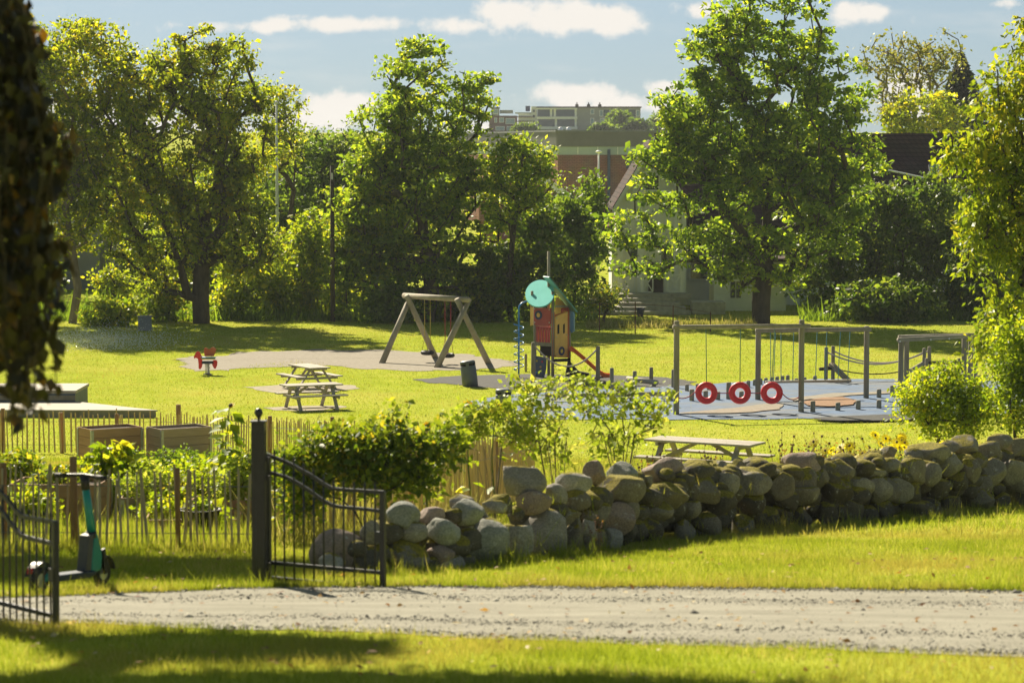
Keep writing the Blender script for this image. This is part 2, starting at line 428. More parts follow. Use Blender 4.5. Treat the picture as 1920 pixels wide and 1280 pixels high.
sheet('rubber_border', [(1520, 787), (1600, 783), (1700, 779), (1760, 781), (1700, 791), (1600, 793), (1540, 791)], M_DARKRUB, 0.068, 0.0)
# ------------------------------------------------------------------ grass as blades
M_GRASS = leafmat('grass_blade', (0.17, 0.225, 0.018), (0.32, 0.365, 0.040), (0.46, 0.41, 0.14), tr=0.45, tboost=(1.45, 1.4, 0.8), nscale=0.9, rough=.6, spec=.12, patch=(.38, (.36, .30, .09)), p3=.97)
M_DRYG = leafmat('dry_grass_blade', (0.20, 0.22, 0.03), (0.40, 0.37, 0.10), (0.5, 0.44, 0.2), tr=0.45, tboost=(1.2, 1.15, 0.8), nscale=0.7, rough=.6, spec=.2)
def blades(name, x, y, h, w, m, lean=0.5, z=None, parent=None):
    n = len(x); a = rng.uniform(0, 2 * np.pi, n); l = rng.uniform(0, lean, n) * h; b = rng.uniform(0, 2 * np.pi, n)
    zz = (gzn(y) if z is None else z) - 0.005
    ca, sa = np.cos(a) * w / 2, np.sin(a) * w / 2
    v0 = np.stack([x - ca, y - sa, zz], -1); v1 = np.stack([x + ca, y + sa, zz], -1)
    v2 = np.stack([x + np.cos(b) * l, y + np.sin(b) * l, zz + h], -1)
    V = np.stack([v0, v1, v2], 1).reshape(-1, 3)
    o = npmesh(name, V, np.arange(3 * n).reshape(-1, 3), m, parent)
    return kind(o, 'stuff')
def scatter(d0, d1, dens, marg=0.6):
    A = 0.2 * (d1 * d1 - d0 * d0) + 2 * marg * (d1 - d0); n = int(A * dens)
    y = np.sqrt(rng.uniform(d0 * d0, d1 * d1, n)); x = rng.uniform(-1, 1, n) * (0.2 * y + marg)
    return x, y
x, y = scatter(16.4, 33, 2400, 2.2); k = ~inpoly(ROAD, x, y + 0.05 * rng.normal(size=len(x)))
x, y = x[k], y[k]; tall = np.clip(wob(x, y, 1.6) * .5 + .5, 0, 1)
k = rng.uniform(0, 1, len(x)) < 0.45 + .55 * np.clip(wob(x * .7, y, .9, 2) + .75, 0, 1); x, y, tall = x[k], y[k], tall[k]
blades('grass', x, y, (0.028 + 0.04 * tall) * rng.lognormal(0, .35, len(x)), 0.007, M_GRASS, .9)
x, y = scatter(33, 62, 480, 4.5); blades('grass', x, y, 0.06 * rng.lognormal(0, .4, len(x)), 0.014, M_GRASS, .8)
x, y = scatter(62, 135, 105, 8); k = np.ones(len(x), bool)
for S in SHEETS: k &= ~inpoly(S, x, y)
x, y = x[k], y[k]; blades('grass', x, y, 0.03 * rng.lognormal(0, .4, len(x)), 0.035, M_GRASS, .9)
# taller tufts along the foot of the wall, the road edge and the fence
WALL = [(430, 24.6), (590, 26.3), (850, 27.2), (1100, 29.5), (1300, 32), (1740, 37), (1920, 40), (2400, 47)]
def wall_d(px): return float(interp(WALL, px))
def wall_xy(px, off=0.0):
    d = wall_d(px) + off
    return ((px - CX) / F * d, d)
px = rng.uniform(560, 1980, 9000); d = interp(WALL, px) - 0.02 - np.abs(rng.normal(0, .22, 9000)); x = (px - CX) / F * d
blades('tall_grass', x, d, 0.10 * rng.lognormal(0, .5, 9000) * (0.5 + np.clip(wob(x * 2, d, 1.3), 0, 1)), 0.008, M_GRASS, .7)
px = rng.uniform(-60, 1980, 16000); i = np.searchsorted(topw[:, 0], (px - CX) / F * 25.3) % len(topw)
yy = topw[np.clip(i, 0, len(topw) - 1), 1] + np.abs(rng.normal(0, .10, 16000)); xx = (px - CX) / F * 25.3
blades('tall_grass', xx, yy, 0.06 * rng.lognormal(0, .5, 16000), 0.008, M_GRASS, .9)
px = rng.uniform(-60, 490, 4000); d = 29.9 + rng.normal(0, .15, 4000)
blades('tall_grass', (px - CX) / F * d, d, 0.12 * rng.lognormal(0, .5, 4000), 0.009, M_GRASS, .6)
# dry leaves lying in the near grass
n = 700; x, y = scatter(17, 30, 4.0); n = len(x)
M_LITTER = leafmat('fallen_leaf', (0.16, 0.07, 0.025), (0.38, 0.24, 0.08), (0.5, 0.42, 0.25), tr=.25, rough=.7)
# ------------------------------------------------------------------ plants
def leaves(name, C, A, Nn, Ln, Wd, m, parent=None, fold=0.15):
    C = np.asarray(C); n = len(C)
    A = A / (np.linalg.norm(A, axis=1, keepdims=True) + 1e-9)
    B = np.cross(Nn, A); B /= (np.linalg.norm(B, axis=1, keepdims=True) + 1e-9); N2 = np.cross(A, B)
    Ln = np.broadcast_to(np.asarray(Ln, float), (n,))[:, None]; Wd = np.broadcast_to(np.asarray(Wd, float), (n,))[:, None]
    v0 = C - A * Ln / 2; v2 = C + A * Ln / 2
    v1 = C - A * Ln * .06 + B * Wd / 2 + N2 * Wd * fold; v3 = C - A * Ln * .06 - B * Wd / 2 + N2 * Wd * fold
    V = np.stack([v0, v1, v2, v3], 1).reshape(-1, 3)
    i = 4 * np.arange(n)[:, None]
    T = np.concatenate([i + np.array([[0, 1, 2]]), i + np.array([[0, 2, 3]])], 1).reshape(-1, 3)
    return npmesh(name, V, T, m, parent)
# fallen leaves
leaves_o = leaves('fallen_leaves', np.stack([x, y, gzn(y) + .045], -1), rng.normal(size=(n, 3)) * (1, 1, .15), rng.normal(size=(n, 3)) * .3 + (0, 0, 1), rng.uniform(.04, .09, n), rng.uniform(.03, .05, n), M_LITTER)
kind(leaves_o, 'stuff')
M_BARK = mat('bark', (0.085, 0.07, 0.05), (0.04, 0.033, 0.025), scale=7, rough=.95, bump=.8, stretch=(1, 1, .25))
M_BARKL = mat('pale_bark', (0.22, 0.18, 0.13), (0.12, 0.1, 0.07), scale=7, rough=.9, bump=.5, stretch=(1, 1, .25))
M_BIRCHB = mat('birch_bark', (0.16, 0.13, 0.10), (0.08, 0.06, 0.05), scale=7, rough=.9, bump=.4, stretch=(1, 1, .25))
M_CHEST = leafmat('chestnut_leaf', (0.058, 0.108, 0.012), (0.165, 0.240, 0.024), (0.27, 0.31, 0.035), tr=.56, tboost=(3.2, 2.8, 1.0))
M_CHESTD = leafmat('deep_chestnut_leaf', (0.054, 0.104, 0.013), (0.155, 0.230, 0.025), (0.26, 0.31, 0.035), tr=.56, tboost=(3.1, 2.8, 1.0))
M_MAPLE = leafmat('maple_leaf', (0.066, 0.105, 0.010), (0.185, 0.235, 0.018), (0.28, 0.26, 0.025), tr=.57, tboost=(3.2, 2.8, .9), p3=.98)
M_DARKL = leafmat('dark_leaf', (0.046, 0.090, 0.014), (0.120, 0.185, 0.024), (0.18, 0.23, 0.035), tr=.50, tboost=(2.4, 2.2, .9))
M_LIME = leafmat('lime_leaf', (0.085, 0.145, 0.010), (0.21, 0.27, 0.018), (0.29, 0.30, 0.03), tr=.57, tboost=(2.8, 2.5, .85))
M_CHERRY = leafmat('cherry_leaf', (0.085, 0.140, 0.012), (0.215, 0.265, 0.02), (0.32, 0.31, 0.03), tr=.52, tboost=(2.3, 2.1, .8), p3=.97)
M_BUSHL = leafmat('bush_leaf', (0.055, 0.105, 0.012), (0.18, 0.25, 0.024), (0.32, 0.30, 0.04), tr=.48, tboost=(2.6, 2.2, .8))
M_PALEL = leafmat('pale_leaf', (0.17, 0.24, 0.02), (0.34, 0.42, 0.045), (0.46, 0.46, 0.10), tr=.48, tboost=(1.7, 1.6, .9))
M_BEECH = leafmat('beech_leaf', (0.012, 0.014, 0.009), (0.030, 0.028, 0.013), (0.13, 0.08, 0.012), tr=.28, tboost=(2.2, 1.7, .7), nscale=3, rough=.4, spec=.4, p3=.99)
M_BIRCHL = leafmat('birch_leaf', (0.11, 0.14, 0.028), (0.23, 0.25, 0.06), (0.30, 0.29, 0.09), tr=.45, tboost=(1.8, 1.6, .9))
M_CONIF = leafmat('conifer_needle', (0.016, 0.034, 0.018), (0.034, 0.06, 0.028), tr=.15)
M_HEDGE = leafmat('hedge_leaf', (0.045, 0.092, 0.012), (0.125, 0.20, 0.024), tr=.48, tboost=(2.6, 2.3, .8))
def sample_blobs(blobs, d, n, rg, shell=.45, dy=1.0):
    """n points inside a union of ellipses given in the photo's pixels at depth d, biased towards their skins."""
    s = sc(d); ar = np.array([b[2] * b[3] * min(b[2], b[3]) ** .4 for b in blobs], float); ar /= ar.sum(); out = []
    cnt = rg.multinomial(n, ar)
    for b, k in zip(blobs, cnt):
        v = rg.normal(size=(k, 3)); v /= np.linalg.norm(v, axis=1, keepdims=True)
        r = rg.uniform(shell ** 3, 1, k) ** (1 / 3)
        v *= r[:, None] * rg.uniform(.86, 1.1, k)[:, None]
        off = b[4] if len(b) > 4 else 0.0
        c = at(b[0], b[1], d + off); rx, rz = b[2] / s, b[3] / s
        out.append(v * (rx, min(rx, rz * 1.3) * dy, rz) + np.array(c))
    return np.concatenate(out)
def skeleton(trunks, att, step=0.5, down=1.2, sag=0.05):
    """Branch network joining every attractor to the trunk lines; returns node positions, parents and pipe radii weights."""
    P, par = [], []
    for t in trunks:
        prev = t[1]
        for q in t[0]:
            P.append(np.array(q, float)); par.append(prev if prev is not None else -1); prev = len(P) - 1
    nT = len(P); P = [p for p in P]; A = att
    cen = np.mean([P[i] for i in range(nT)], axis=0)
    order = np.argsort(np.linalg.norm(A - P[min(nT - 1, 2)], axis=1))
    arr = np.zeros((nT + len(A) * 40, 3)); arr[:nT] = P; cnt = nT; tips = []
    zlow = np.array(trunks[0][0][0])[2]
    for i in order:
        a = A[i]; dv = a - arr[:cnt]
        dist = np.linalg.norm(dv, axis=1)
        cost = dist + down * np.clip(-dv[:, 2] + .15 * dist, 0, None) + np.where(arr[:cnt, 2] < zlow + 1.2, 3.0, 0)
        j = int(np.argmin(cost)); L = dist[j]; k = max(1, min(30, int(L / step))); b0 = arr[j].copy(); prev = j
        for q in range(1, k + 1):
            t = q / k; p = b0 * (1 - t) + a * t; p[2] += L * .10 * math.sin(math.pi * t)
            if q < k: p += np.random.default_rng(i * 31 + q).normal(0, .05 * step + sag * .3, 3)
            arr[cnt] = p; par.append(prev); prev = cnt; cnt += 1
        tips.append(prev)
    arr = arr[:cnt]; par = np.array(par); w = np.zeros(cnt)
    for t in tips: w[t] += 1
    for i in range(cnt - 1, -1, -1):
        if par[i] >= 0: w[par[i]] += w[i]
    return arr, par, w
def limbs(name, arr, par, w, r0, rt, m, parent, n=6, power=.5, base=None):
    """Tapered tube per node link; r0 = radius at the foot, rt at the twig tips."""
    W = w.max(); rad = rt + (r0 - rt) * (np.clip(w, .2, None) / W) ** power
    if base is not None: rad = np.maximum(rad, base)
    k = np.where(par >= 0)[0]; a, b = arr[par[k]], arr[k]; ra, rb = np.minimum(rad[par[k]], rad[k] * 1.35), rad[k]
    t = b - a; ln = np.linalg.norm(t, axis=1, keepdims=True) + 1e-9; t /= ln
    h = np.where(np.abs(t[:, 2:3]) < .9, np.array([[0, 0, 1.]]), np.array([[1., 0, 0]]))
    u = np.cross(t, h); u /= np.linalg.norm(u, axis=1, keepdims=True); v = np.cross(t, u)
    a = a - t * (ra * .3)[:, None]; b = b + t * (rb * .3)[:, None]
    ang = 2 * np.pi * np.arange(n) / n
    ring = u[:, None] * np.cos(ang)[None, :, None] + v[:, None] * np.sin(ang)[None, :, None]
    V = np.concatenate([a[:, None] + ring * ra[:, None, None], b[:, None] + ring * rb[:, None, None]], 1).reshape(-1, 3)
    i = (2 * n * np.arange(len(k)))[:, None]; j = np.arange(n)[None]; j2 = (np.arange(n)[None] + 1) % n
    T = np.stack([i + j, i + j2, i + n + j2, i + n + j], -1).reshape(-1, 4)
    return npmesh(name, V, T, m, parent, smooth=True)
def crown(name, att, n, spread, L, Wr, m, parent, rg, up=.6, droop=0.0, flat=.7, dirs=None):
    """n leaves in clumps round the attractors."""
    i = rg.integers(0, len(att), n); g = np.clip(rg.normal(size=(n, 3)), -1.7, 1.7) * (1, 1, flat) * spread
    sz = rg.uniform(.5, 1.3, len(att))[i][:, None]
    C = att[i] + g * sz; C[:, 2] -= droop * np.linalg.norm(g, axis=1)
    A = rg.normal(size=(n, 3)) + g / (spread + 1e-6) * .8; A[:, 2] -= droop * 2.0 + .25
    Nn = rg.normal(size=(n, 3)) * .75; Nn[:, 2] += up
    l = L * np.clip(rg.lognormal(-.12, .38, n), .35, 1.9)
    return leaves(name, C, A, Nn, l, l * Wr, m, parent)
def tree(name, label, cat, base, d, blobs, ntip, nleaf, L, m, bark=None, r0=.3, seed=1, trunks=None, spread=.42, Wr=.6, group=None, shell=.45, rt=.014, step=.6, up=.6, droop=0., down=1.2, dy=1.0, power=.5, flat=.7):
    rg = np.random.default_rng(seed); b = Vector(base)
    t = thing(name, label, cat, b, group=group)
    att = sample_blobs(blobs, d, ntip, rg, shell, dy) - np.array(b)
    if trunks is None:
        top = max(at(q[0], q[1] , d).z for q in blobs) - b.z
        trunks = [([(0, 0, 0), (.02 * top, 0, top * .12), (.0, .05, top * .25), (-.02 * top, 0, top * .4), (0, 0, top * .55), (.01 * top, 0, top * .7)], None)]
    arr, par, w = skeleton(trunks, att, step, down)
    limbs('trunk', arr, par, w, r0, rt, bark or M_BARK, t, power=power)
    crown('crown', att, nleaf, spread, L, Wr, m, t, rg, up, droop, flat)
    return t
def local(base, *pts):
    """Trunk line from photo pixels (px, py, depth) relative to a base."""
    return [tuple(at(*p) - Vector(base)) for p in pts]
# --- the big trees behind the playground
b = gp(378, 606); D = b.y
tree('maple_tree', 'broad old maple with a forked dark trunk by the grey cabinet', 'tree', b, D,
     [(330, 230, 130, 150), (400, 150, 95, 90), (250, 170, 80, 95), (455, 270, 65, 130), (300, 420, 110, 110), (440, 420, 75, 110), (215, 310, 70, 130), (330, 95, 60, 38), (255, 490, 40, 36), (390, 330, 110, 140, 1.0), (430, 100, 40, 35), (480, 360, 26, 70), (215, 405, 60, 50), (290, 540, 40, 26), (470, 480, 60, 50)],
     620, 44000, .205, M_MAPLE, r0=.42, seed=3, spread=.33, power=.45,
     trunks=[([(0, 0, -.1)] + local(b, (376, 560, D), (378, 500, D), (380, 430, D + .3), (368, 370, D), (355, 300, D - .3), (330, 230, D)), None),
             (local(b, (352, 555, D - .3), (338, 500, D - .6), (318, 440, D - .8), (285, 380, D - 1), (262, 300, D - .6)), 1),
             (local(b, (405, 350, D + .5), (410, 270, D + .8), (400, 190, D + .4)), 3)])
b = gp(136, 606); D = b.y + .5
tree('maple_tree', 'tall slim maple with a pale trunk at the left end of the tree line', 'tree', b, D,
     [(150, 120, 95, 85), (70, 230, 100, 150), (150, 250, 80, 110), (110, 400, 85, 95), (40, 130, 70, 90), (175, 340, 60, 110), (30, 400, 60, 150), (150, 60, 30, 28), (15, 55, 45, 75)],
     480, 36000, .20, M_MAPLE, bark=M_BARKL, r0=.20, seed=4, spread=.34)
b = at(552, 600, 142); b.z = gz(142)
tree('young_tree', 'thin loose treetop rising behind the white flagpole', 'tree', b, 142, [(530, 215, 40, 60), (545, 190, 26, 40), (500, 190, 22, 40), (520, 280, 38, 40)], 70, 3400, .20, M_MAPLE, r0=.14, seed=5, spread=.42)
b = gp(800, 603); D = b.y + 1
tree('chestnut_tree', 'tall round chestnut behind the tyre swings, dense to the ground', 'tree', b, D,
     [(785, 150, 70, 85), (800, 240, 100, 90), (790, 330, 125, 100), (715, 400, 85, 110), (860, 410, 85, 120), (715, 310, 60, 70), (885, 190, 45, 55), (705, 520, 70, 70), (665, 450, 45, 90), (820, 530, 110, 70), (760, 95, 45, 32), (900, 300, 40, 60), (780, 450, 110, 100), (900, 150, 28, 22), (690, 330, 70, 75), (668, 420, 55, 95), (655, 520, 50, 80), (735, 220, 60, 60)],
     720, 48000, .23, M_CHEST, r0=.40, seed=6, spread=.36, flat=.42)
b = gp(958, 602); D = b.y - 1
tree('young_tree', 'slender leaning tree with gaps in its crown beside the dense chestnut', 'tree', b, D,
     [(975, 305, 52, 52), (1005, 345, 34, 52), (948, 385, 34, 50), (985, 262, 34, 24), (1010, 300, 26, 26), (935, 330, 24, 34)], 95, 5600, .20, M_CHEST, r0=.15, seed=7, spread=.34,
     trunks=[([(0, 0, -.1)] + local(b, (955, 520, D), (960, 460, D), (966, 400, D), (975, 350, D), (984, 300, D)), None)])
b = gp(1427, 606); D = b.y
tree('chestnut_tree', 'largest chestnut with a thick bare trunk foot in front of the white house', 'tree', b, D,
     [(1395, 110, 95, 95), (1500, 75, 60, 75), (1370, 60, 65, 55), (1350, 250, 110, 110), (1490, 220, 85, 120), (1430, 380, 150, 110), (1238, 345, 54, 56), (1186, 425, 52, 46), (1250, 450, 44, 34), (1255, 230, 44, 46), (1225, 285, 34, 30), (1300, 190, 60, 60), (1590, 150, 40, 50), (1612, 300, 50, 60), (1290, 300, 60, 60), (1330, 110, 55, 55), (1215, 500, 34, 26), (1330, 470, 80, 62), (1420, 490, 105, 62), (1555, 190, 55, 55), (1560, 380, 65, 105), (1450, -20, 100, 50), (1240, 205, 26, 26), (1590, 240, 40, 45), (1160, 470, 30, 40), (1470, 300, 110, 90)],
     820, 50000, .24, M_CHESTD, r0=.46, seed=8, spread=.36, flat=.40, shell=.5, power=.55,
     trunks=[([(0, 0, -.1)] + local(b, (1427, 565, D), (1430, 520, D), (1434, 440, D), (1445, 350, D), (1470, 250, D), (1490, 170, D), (1505, 90, D)), None),
             (local(b, (1395, 440, D - .6), (1350, 380, D - 1), (1300, 330, D - 1.2), (1255, 320, D - 1.5)), 2), (local(b, (1420, 270, D + .5), (1395, 190, D), (1380, 110, D)), 4), (local(b, (1500, 420, D + 1), (1550, 360, D + 1)), 3)])
# --- trees further back
b = at(1745, 330, 172); b.z = gz(172)
tree('birch_tree', 'wispy pale birch with thin fanned branches rising over the dark roof', 'tree', b, 172, [(1690, 95, 60, 45), (1730, 120, 70, 60), (1665, 160, 42, 40), (1770, 110, 40, 50), (1700, 180, 60, 40), (1650, 110, 34, 30)], 170, 3600, .24, M_BIRCHL, bark=M_BIRCHB, r0=.17, seed=9, spread=.42, shell=.2, rt=.02, up=.3, droop=.2,
     trunks=[([(0, 0, 0)] + local(b, (1740, 360, 172), (1722, 260, 172), (1712, 200, 172), (1702, 150, 172)), None)])
for i, (bx, w_, top, dd) in enumerate([(568, 34, 238, 150), (610, 36, 246, 152), (652, 36, 240, 151), (690, 30, 260, 153)]):
    b = at(bx, 600, dd); b.z = gz(dd)
    tree('hedge_tree', ['dense dark hedge tree just right of the white flagpole', 'dense dark hedge tree behind the brown utility pole', 'dense dark hedge tree touching the left side of the round chestnut', 'dense dark hedge tree mostly hidden behind the round chestnut'][i], 'tree', b, dd,
         [(bx, top + 60, w_, 62), (bx, top + 150, w_ * 1.1, 80), (bx, top + 240, w_ * 1.1, 80)], 150, 6500, .24, M_DARKL if i else M_HEDGE, r0=.2, seed=20 + i, spread=.45, group='dense hedge trees behind the flagpole')
for i, (bx, w_, top, dd) in enumerate([(-40, 60, 250, 150), (40, 60, 300, 146), (115, 60, 270, 156), (200, 60, 300, 160), (275, 55, 285, 152), (350, 55, 310, 148), (420, 55, 290, 153), (485, 50, 300, 149), (540, 40, 330, 146)]):
    b = at(bx, 600, dd); b.z = gz(dd)
    tree('background_tree', 'dark tree in the second row behind the left maples, %s from the left' % ['first', 'second', 'third', 'fourth', 'fifth', 'sixth', 'seventh', 'eighth', 'ninth'][i], 'tree', b, dd,
         [(bx, top + 60, w_, 70), (bx - 10, top + 150, w_ * 1.15, 80), (bx + 10, top + 240, w_ * 1.15, 80)], 110, 4600, .30, M_DARKL if i % 3 else M_HEDGE, r0=.2, seed=120 + i, spread=.55, group='second row of trees behind the maples')
# the far wood that closes the view between the nearer trees
def far_wood():
    rg = np.random.default_rng(200); n = 46000; k = 230; cx = rg.uniform(-125, 125, k); cyy = rg.uniform(306, 336, k); hh = rg.uniform(5.0, 8.8, k); r = rg.uniform(2.5, 5, k)
    i = rg.integers(0, k, n); v = rg.normal(size=(n, 3)); v /= np.linalg.norm(v, axis=1, keepdims=True); v *= rg.uniform(.5, 1.05, (n, 1)) ** .5
    C = np.stack([cx[i] + v[:, 0] * r[i], cyy[i] + v[:, 1] * r[i], gzn(cyy[i]) + hh[i] * .5 + v[:, 2] * hh[i] * .5], -1)
    kind(leaves('far_wood', C, rg.normal(size=(n, 3)) - (0, 0, .3), rg.normal(size=(n, 3)) + (0, 0, .5), 1.0 * np.clip(rg.lognormal(-.1, .4, n), .4, 2), .6, M_HEDGE), 'stuff')
far_wood()
b = at(1803, 200, 205); b.z = gz(205)
def spruce(label, px_, top, dd, hw, seed, n=5000):
    rg = np.random.default_rng(seed); s = sc(dd); b = at(px_, top, dd); z1 = b.z; b.z = gz(dd); H = z1 - b.z
    t = thing('spruce_tree', label, 'tree', b)
    mb = MB(); mb.tube([(0, 0, 0), (0, 0, H * .97)], [H * .018, .02], 7); mb.build('trunk', M_BARK, t, True)
    h = rg.uniform(0, 1, n) ** .7; tier = np.clip(np.floor(h * 30) / 30 + rg.normal(0, .012, n), 0, 1); r = (1 - tier) * hw / s * 2.4 * rg.uniform(.15, 1, n) ** .6 * rg.uniform(.7, 1.1, n) + .05
    a = rg.integers(0, 11, n) * .571 + np.floor(h * 30) * 1.9 + rg.normal(0, .2, n)
    C = np.stack([np.cos(a) * r, np.sin(a) * r, H * (tier * .96 + .03) - r * .28 + rg.normal(0, .10, n)], -1)
    A = np.stack([np.cos(a), np.sin(a), -.5 * np.ones(n)], -1) + rg.normal(0, .35, (n, 3))
    leaves('crown', C, A, rg.normal(size=(n, 3)) + (0, 0, 1), .5, .22, M_CONIF, t)
spruce('dark pointed spruce standing behind the roofs at the right', 1803, 96, 205, 78, 31, 12000)
# far trees on the hill below the flats
for i, (px_, py_, rx, ry, dd) in enumerate([(1160, 224, 24, 18, 560), (1196, 236, 26, 10, 555), (1130, 241, 22, 6, 552), (1250, 226, 34, 16, 570), (1285, 205, 30, 30, 575), (985, 242, 20, 8, 550)]):
    b = at(px_, py_, dd); b.z = gz(dd)
    tree('hill_tree', ['tall rounded tree in front of the right end of the flats on the hill', 'low broad tree at the foot of the flats, right of the tallest one', 'lowest tree at the roof edge in front of the flats', 'tree on the hill right of the flats', 'tree on the hill furthest right beside the big chestnut', 'small tree on the hill below the stair tower'][i], 'tree', b, dd, [(px_, py_, rx, ry), (px_ - rx * .3, py_ + ry * .6, rx * .9, ry * .7)], 60, 1800, .75, M_HEDGE, r0=.3, seed=60 + i, spread=.6, step=2, group='trees on the hill by the flats')
# --- shrubs of the tree line
def shrub(name, label, base, d, blobs, ntip, nleaf, L, m, seed, r0=.06, spread=.3, nst=5, group=None, Wr=.6, shell=.3, rt=.006, step=.4, up=.5, droop=0., bark=None, cat='bush', reach=.3, part='foliage', dy=1.0, flat=.7):
    rg = np.random.default_rng(seed); b = Vector(base); t = thing(name, label, cat, b, group=group)
    att = sample_blobs(blobs, d, ntip, rg, shell, dy) - np.array(b)
    zt = np.percentile(att[:, 2], 60); trs = []; rch = reach
    for i in range(nst):
        k = att[rg.integers(0, len(att))]
        trs.append(([(rg.normal(0, .06), rg.normal(0, .06), -.05), tuple(np.array((k[0] * rch * .7, k[1] * rch * .7, max(.15, min(zt, k[2]) * (rch + .15)))))], None))
    arr, par, w = skeleton(trs, att, step, .6)
    limbs('stems', arr, par, w, r0, rt, bark or M_BARK, t, n=5)
    crown(part, att, nleaf, spread, L, Wr, m, t, rg, up, droop, flat)
    return t
def base_under(px_, d):
    b = at(px_, 600, d); b.z = gz(d); return b
SH = [ # px, d, blobs, tips, leaves, size, mat, label
    (455, 124, [(455, 530, 46, 66), (430, 575, 30, 34)], 70, 3600, .22, M_LIME, 'bright green shrub right beside the forked maple trunk'),
    (520, 126, [(520, 500, 52, 90), (500, 560, 40, 50)], 90, 4600, .22, M_LIME, 'tall bright green shrub below the white flagpole'),
    (592, 125, [(586, 470, 38, 80), (588, 550, 40, 50)], 90, 4600, .22, M_LIME, 'tall bright green shrub left of the brown utility pole'),
    (650, 127, [(650, 545, 45, 60)], 60, 3200, .22, M_BUSHL, 'green shrub right of the brown utility pole'),
    (205, 119, [(205, 590, 58, 26)], 50, 2600, .20, M_LIME, 'low sunlit shrub left of the grey cabinet'),
    (320, 122, [(310, 575, 42, 42)], 50, 2600, .20, M_BUSHL, 'shrub between the grey cabinet and the forked maple'),
    (225, 133, [(235, 545, 40, 30), (205, 530, 25, 30)], 40, 1600, .22, M_MAPLE, 'yellowing shrub in front of the beige building'),
    (930, 122, [(930, 530, 55, 80)], 80, 4200, .24, M_DARKL, 'dark shrub behind the right leg of the swing frame'),
    (1000, 123, [(1000, 490, 62, 110), (1010, 400, 30, 40)], 110, 6000, .24, M_DARKL, 'tall dark shrub behind the play tower'),
    (1075, 126, [(1075, 480, 50, 110), (1062, 400, 38, 40)], 110, 5600, .24, M_HEDGE, 'tall dark shrub between the play tower and the white house'),
    (1108, 129, [(1108, 365, 20, 42), (1095, 400, 30, 30), (1115, 440, 30, 60)], 60, 2300, .22, M_HEDGE, 'narrow light green shrub in front of the white lamp post'),
    (1132, 120, [(1132, 560, 34, 22)], 40, 1900, .14, M_BUSHL, 'small rounded shrub at the foot of the house steps'),
    (1545, 127, [(1540, 490, 60, 110)], 100, 5200, .24, M_DARKL, 'dark shrub right beside the thick chestnut trunk'),
    (1625, 128, [(1620, 460, 70, 130)], 120, 6400, .24, M_DARKL, 'dark shrub behind the tall rope posts'),
    (1705, 127, [(1705, 470, 66, 120), (1690, 380, 35, 40)], 120, 6200, .24, M_DARKL, 'dark shrub behind the log gantry, below the dark roof'),
    (1790, 126, [(1785, 480, 66, 120), (1760, 370, 40, 50)], 120, 6200, .24, M_DARKL, 'dark shrub below the roof window'),
    (1870, 124, [(1870, 540, 66, 100)], 100, 5200, .24, M_DARKL, 'dark shrub at the right end of the tree line'),
    (1665, 122, [(1660, 570, 90, 44)], 80, 4200, .22, M_DARKL, 'low dark shrub spreading behind the rope bridge'),
    (1740, 165, [(1740, 215, 75, 46), (1690, 225, 40, 30)], 110, 4200, .26, M_MAPLE, 'olive brown shrub showing above the ridge of the dark roof'),
    (880, 124, [(860, 560, 60, 50)], 70, 3600, .24, M_DARKL, 'low dark shrub between the legs of the swing frame'),
    (745, 121, [(735, 570, 55, 36)], 60, 3000, .22, M_HEDGE, 'low green shrub behind the left leg of the swing frame'),
]
for i, (px_, dd, bl, nt_, nl, L, m, lab) in enumerate(SH):
    shrub('shrub', lab, base_under(px_, dd), dd, bl, nt_, nl, L, m, 100 + i, spread=.34, group='shrubs along the tree line')
# --- right edge: cherry and the two bushes behind the wall
b = base_under(2090, 50)
tree('cherry_tree', 'yellowing cherry with drooping leaves at the right edge', 'tree', b, 50,
     [(1890, 190, 70, 75), (1860, 300, 70, 75), (1880, 420, 75, 90), (1915, 250, 60, 120), (1900, 540, 55, 90), (1815, 265, 40, 34), (1862, 125, 28, 30), (1990, 120, 110, 120), (2010, 340, 130, 160), (1830, 390, 40, 40), (1900, 40, 60, 20), (1795, 300, 44, 16), (1800, 395, 50, 22), (1870, 620, 40, 40), (1820, 470, 40, 24)],
     330, 19000, .135, M_CHERRY, r0=.13, seed=40, spread=.22, Wr=.45, rt=.005, step=.25, up=.2, droop=.45, group=None)
shrub('bush', 'rounded yellow green bush behind the wall, left of the cherry', base_under(1765, 45), 45, [(1765, 740, 70, 50), (1790, 790, 60, 40), (1720, 770, 50, 40), (1775, 700, 24, 26), (1840, 760, 40, 50)], 200, 11500, .065, M_LIME, 41, r0=.03, spread=.15, step=.15, rt=.003, nst=9)
shrub('bush', 'tall green bush under the cherry behind the wall', base_under(1905, 44), 44, [(1905, 680, 46, 60), (1900, 760, 56, 60), (1960, 700, 60, 110), (1890, 630, 25, 30)], 200, 12500, .07, M_LIME, 42, r0=.03, spread=.16, step=.15, rt=.003, nst=9)
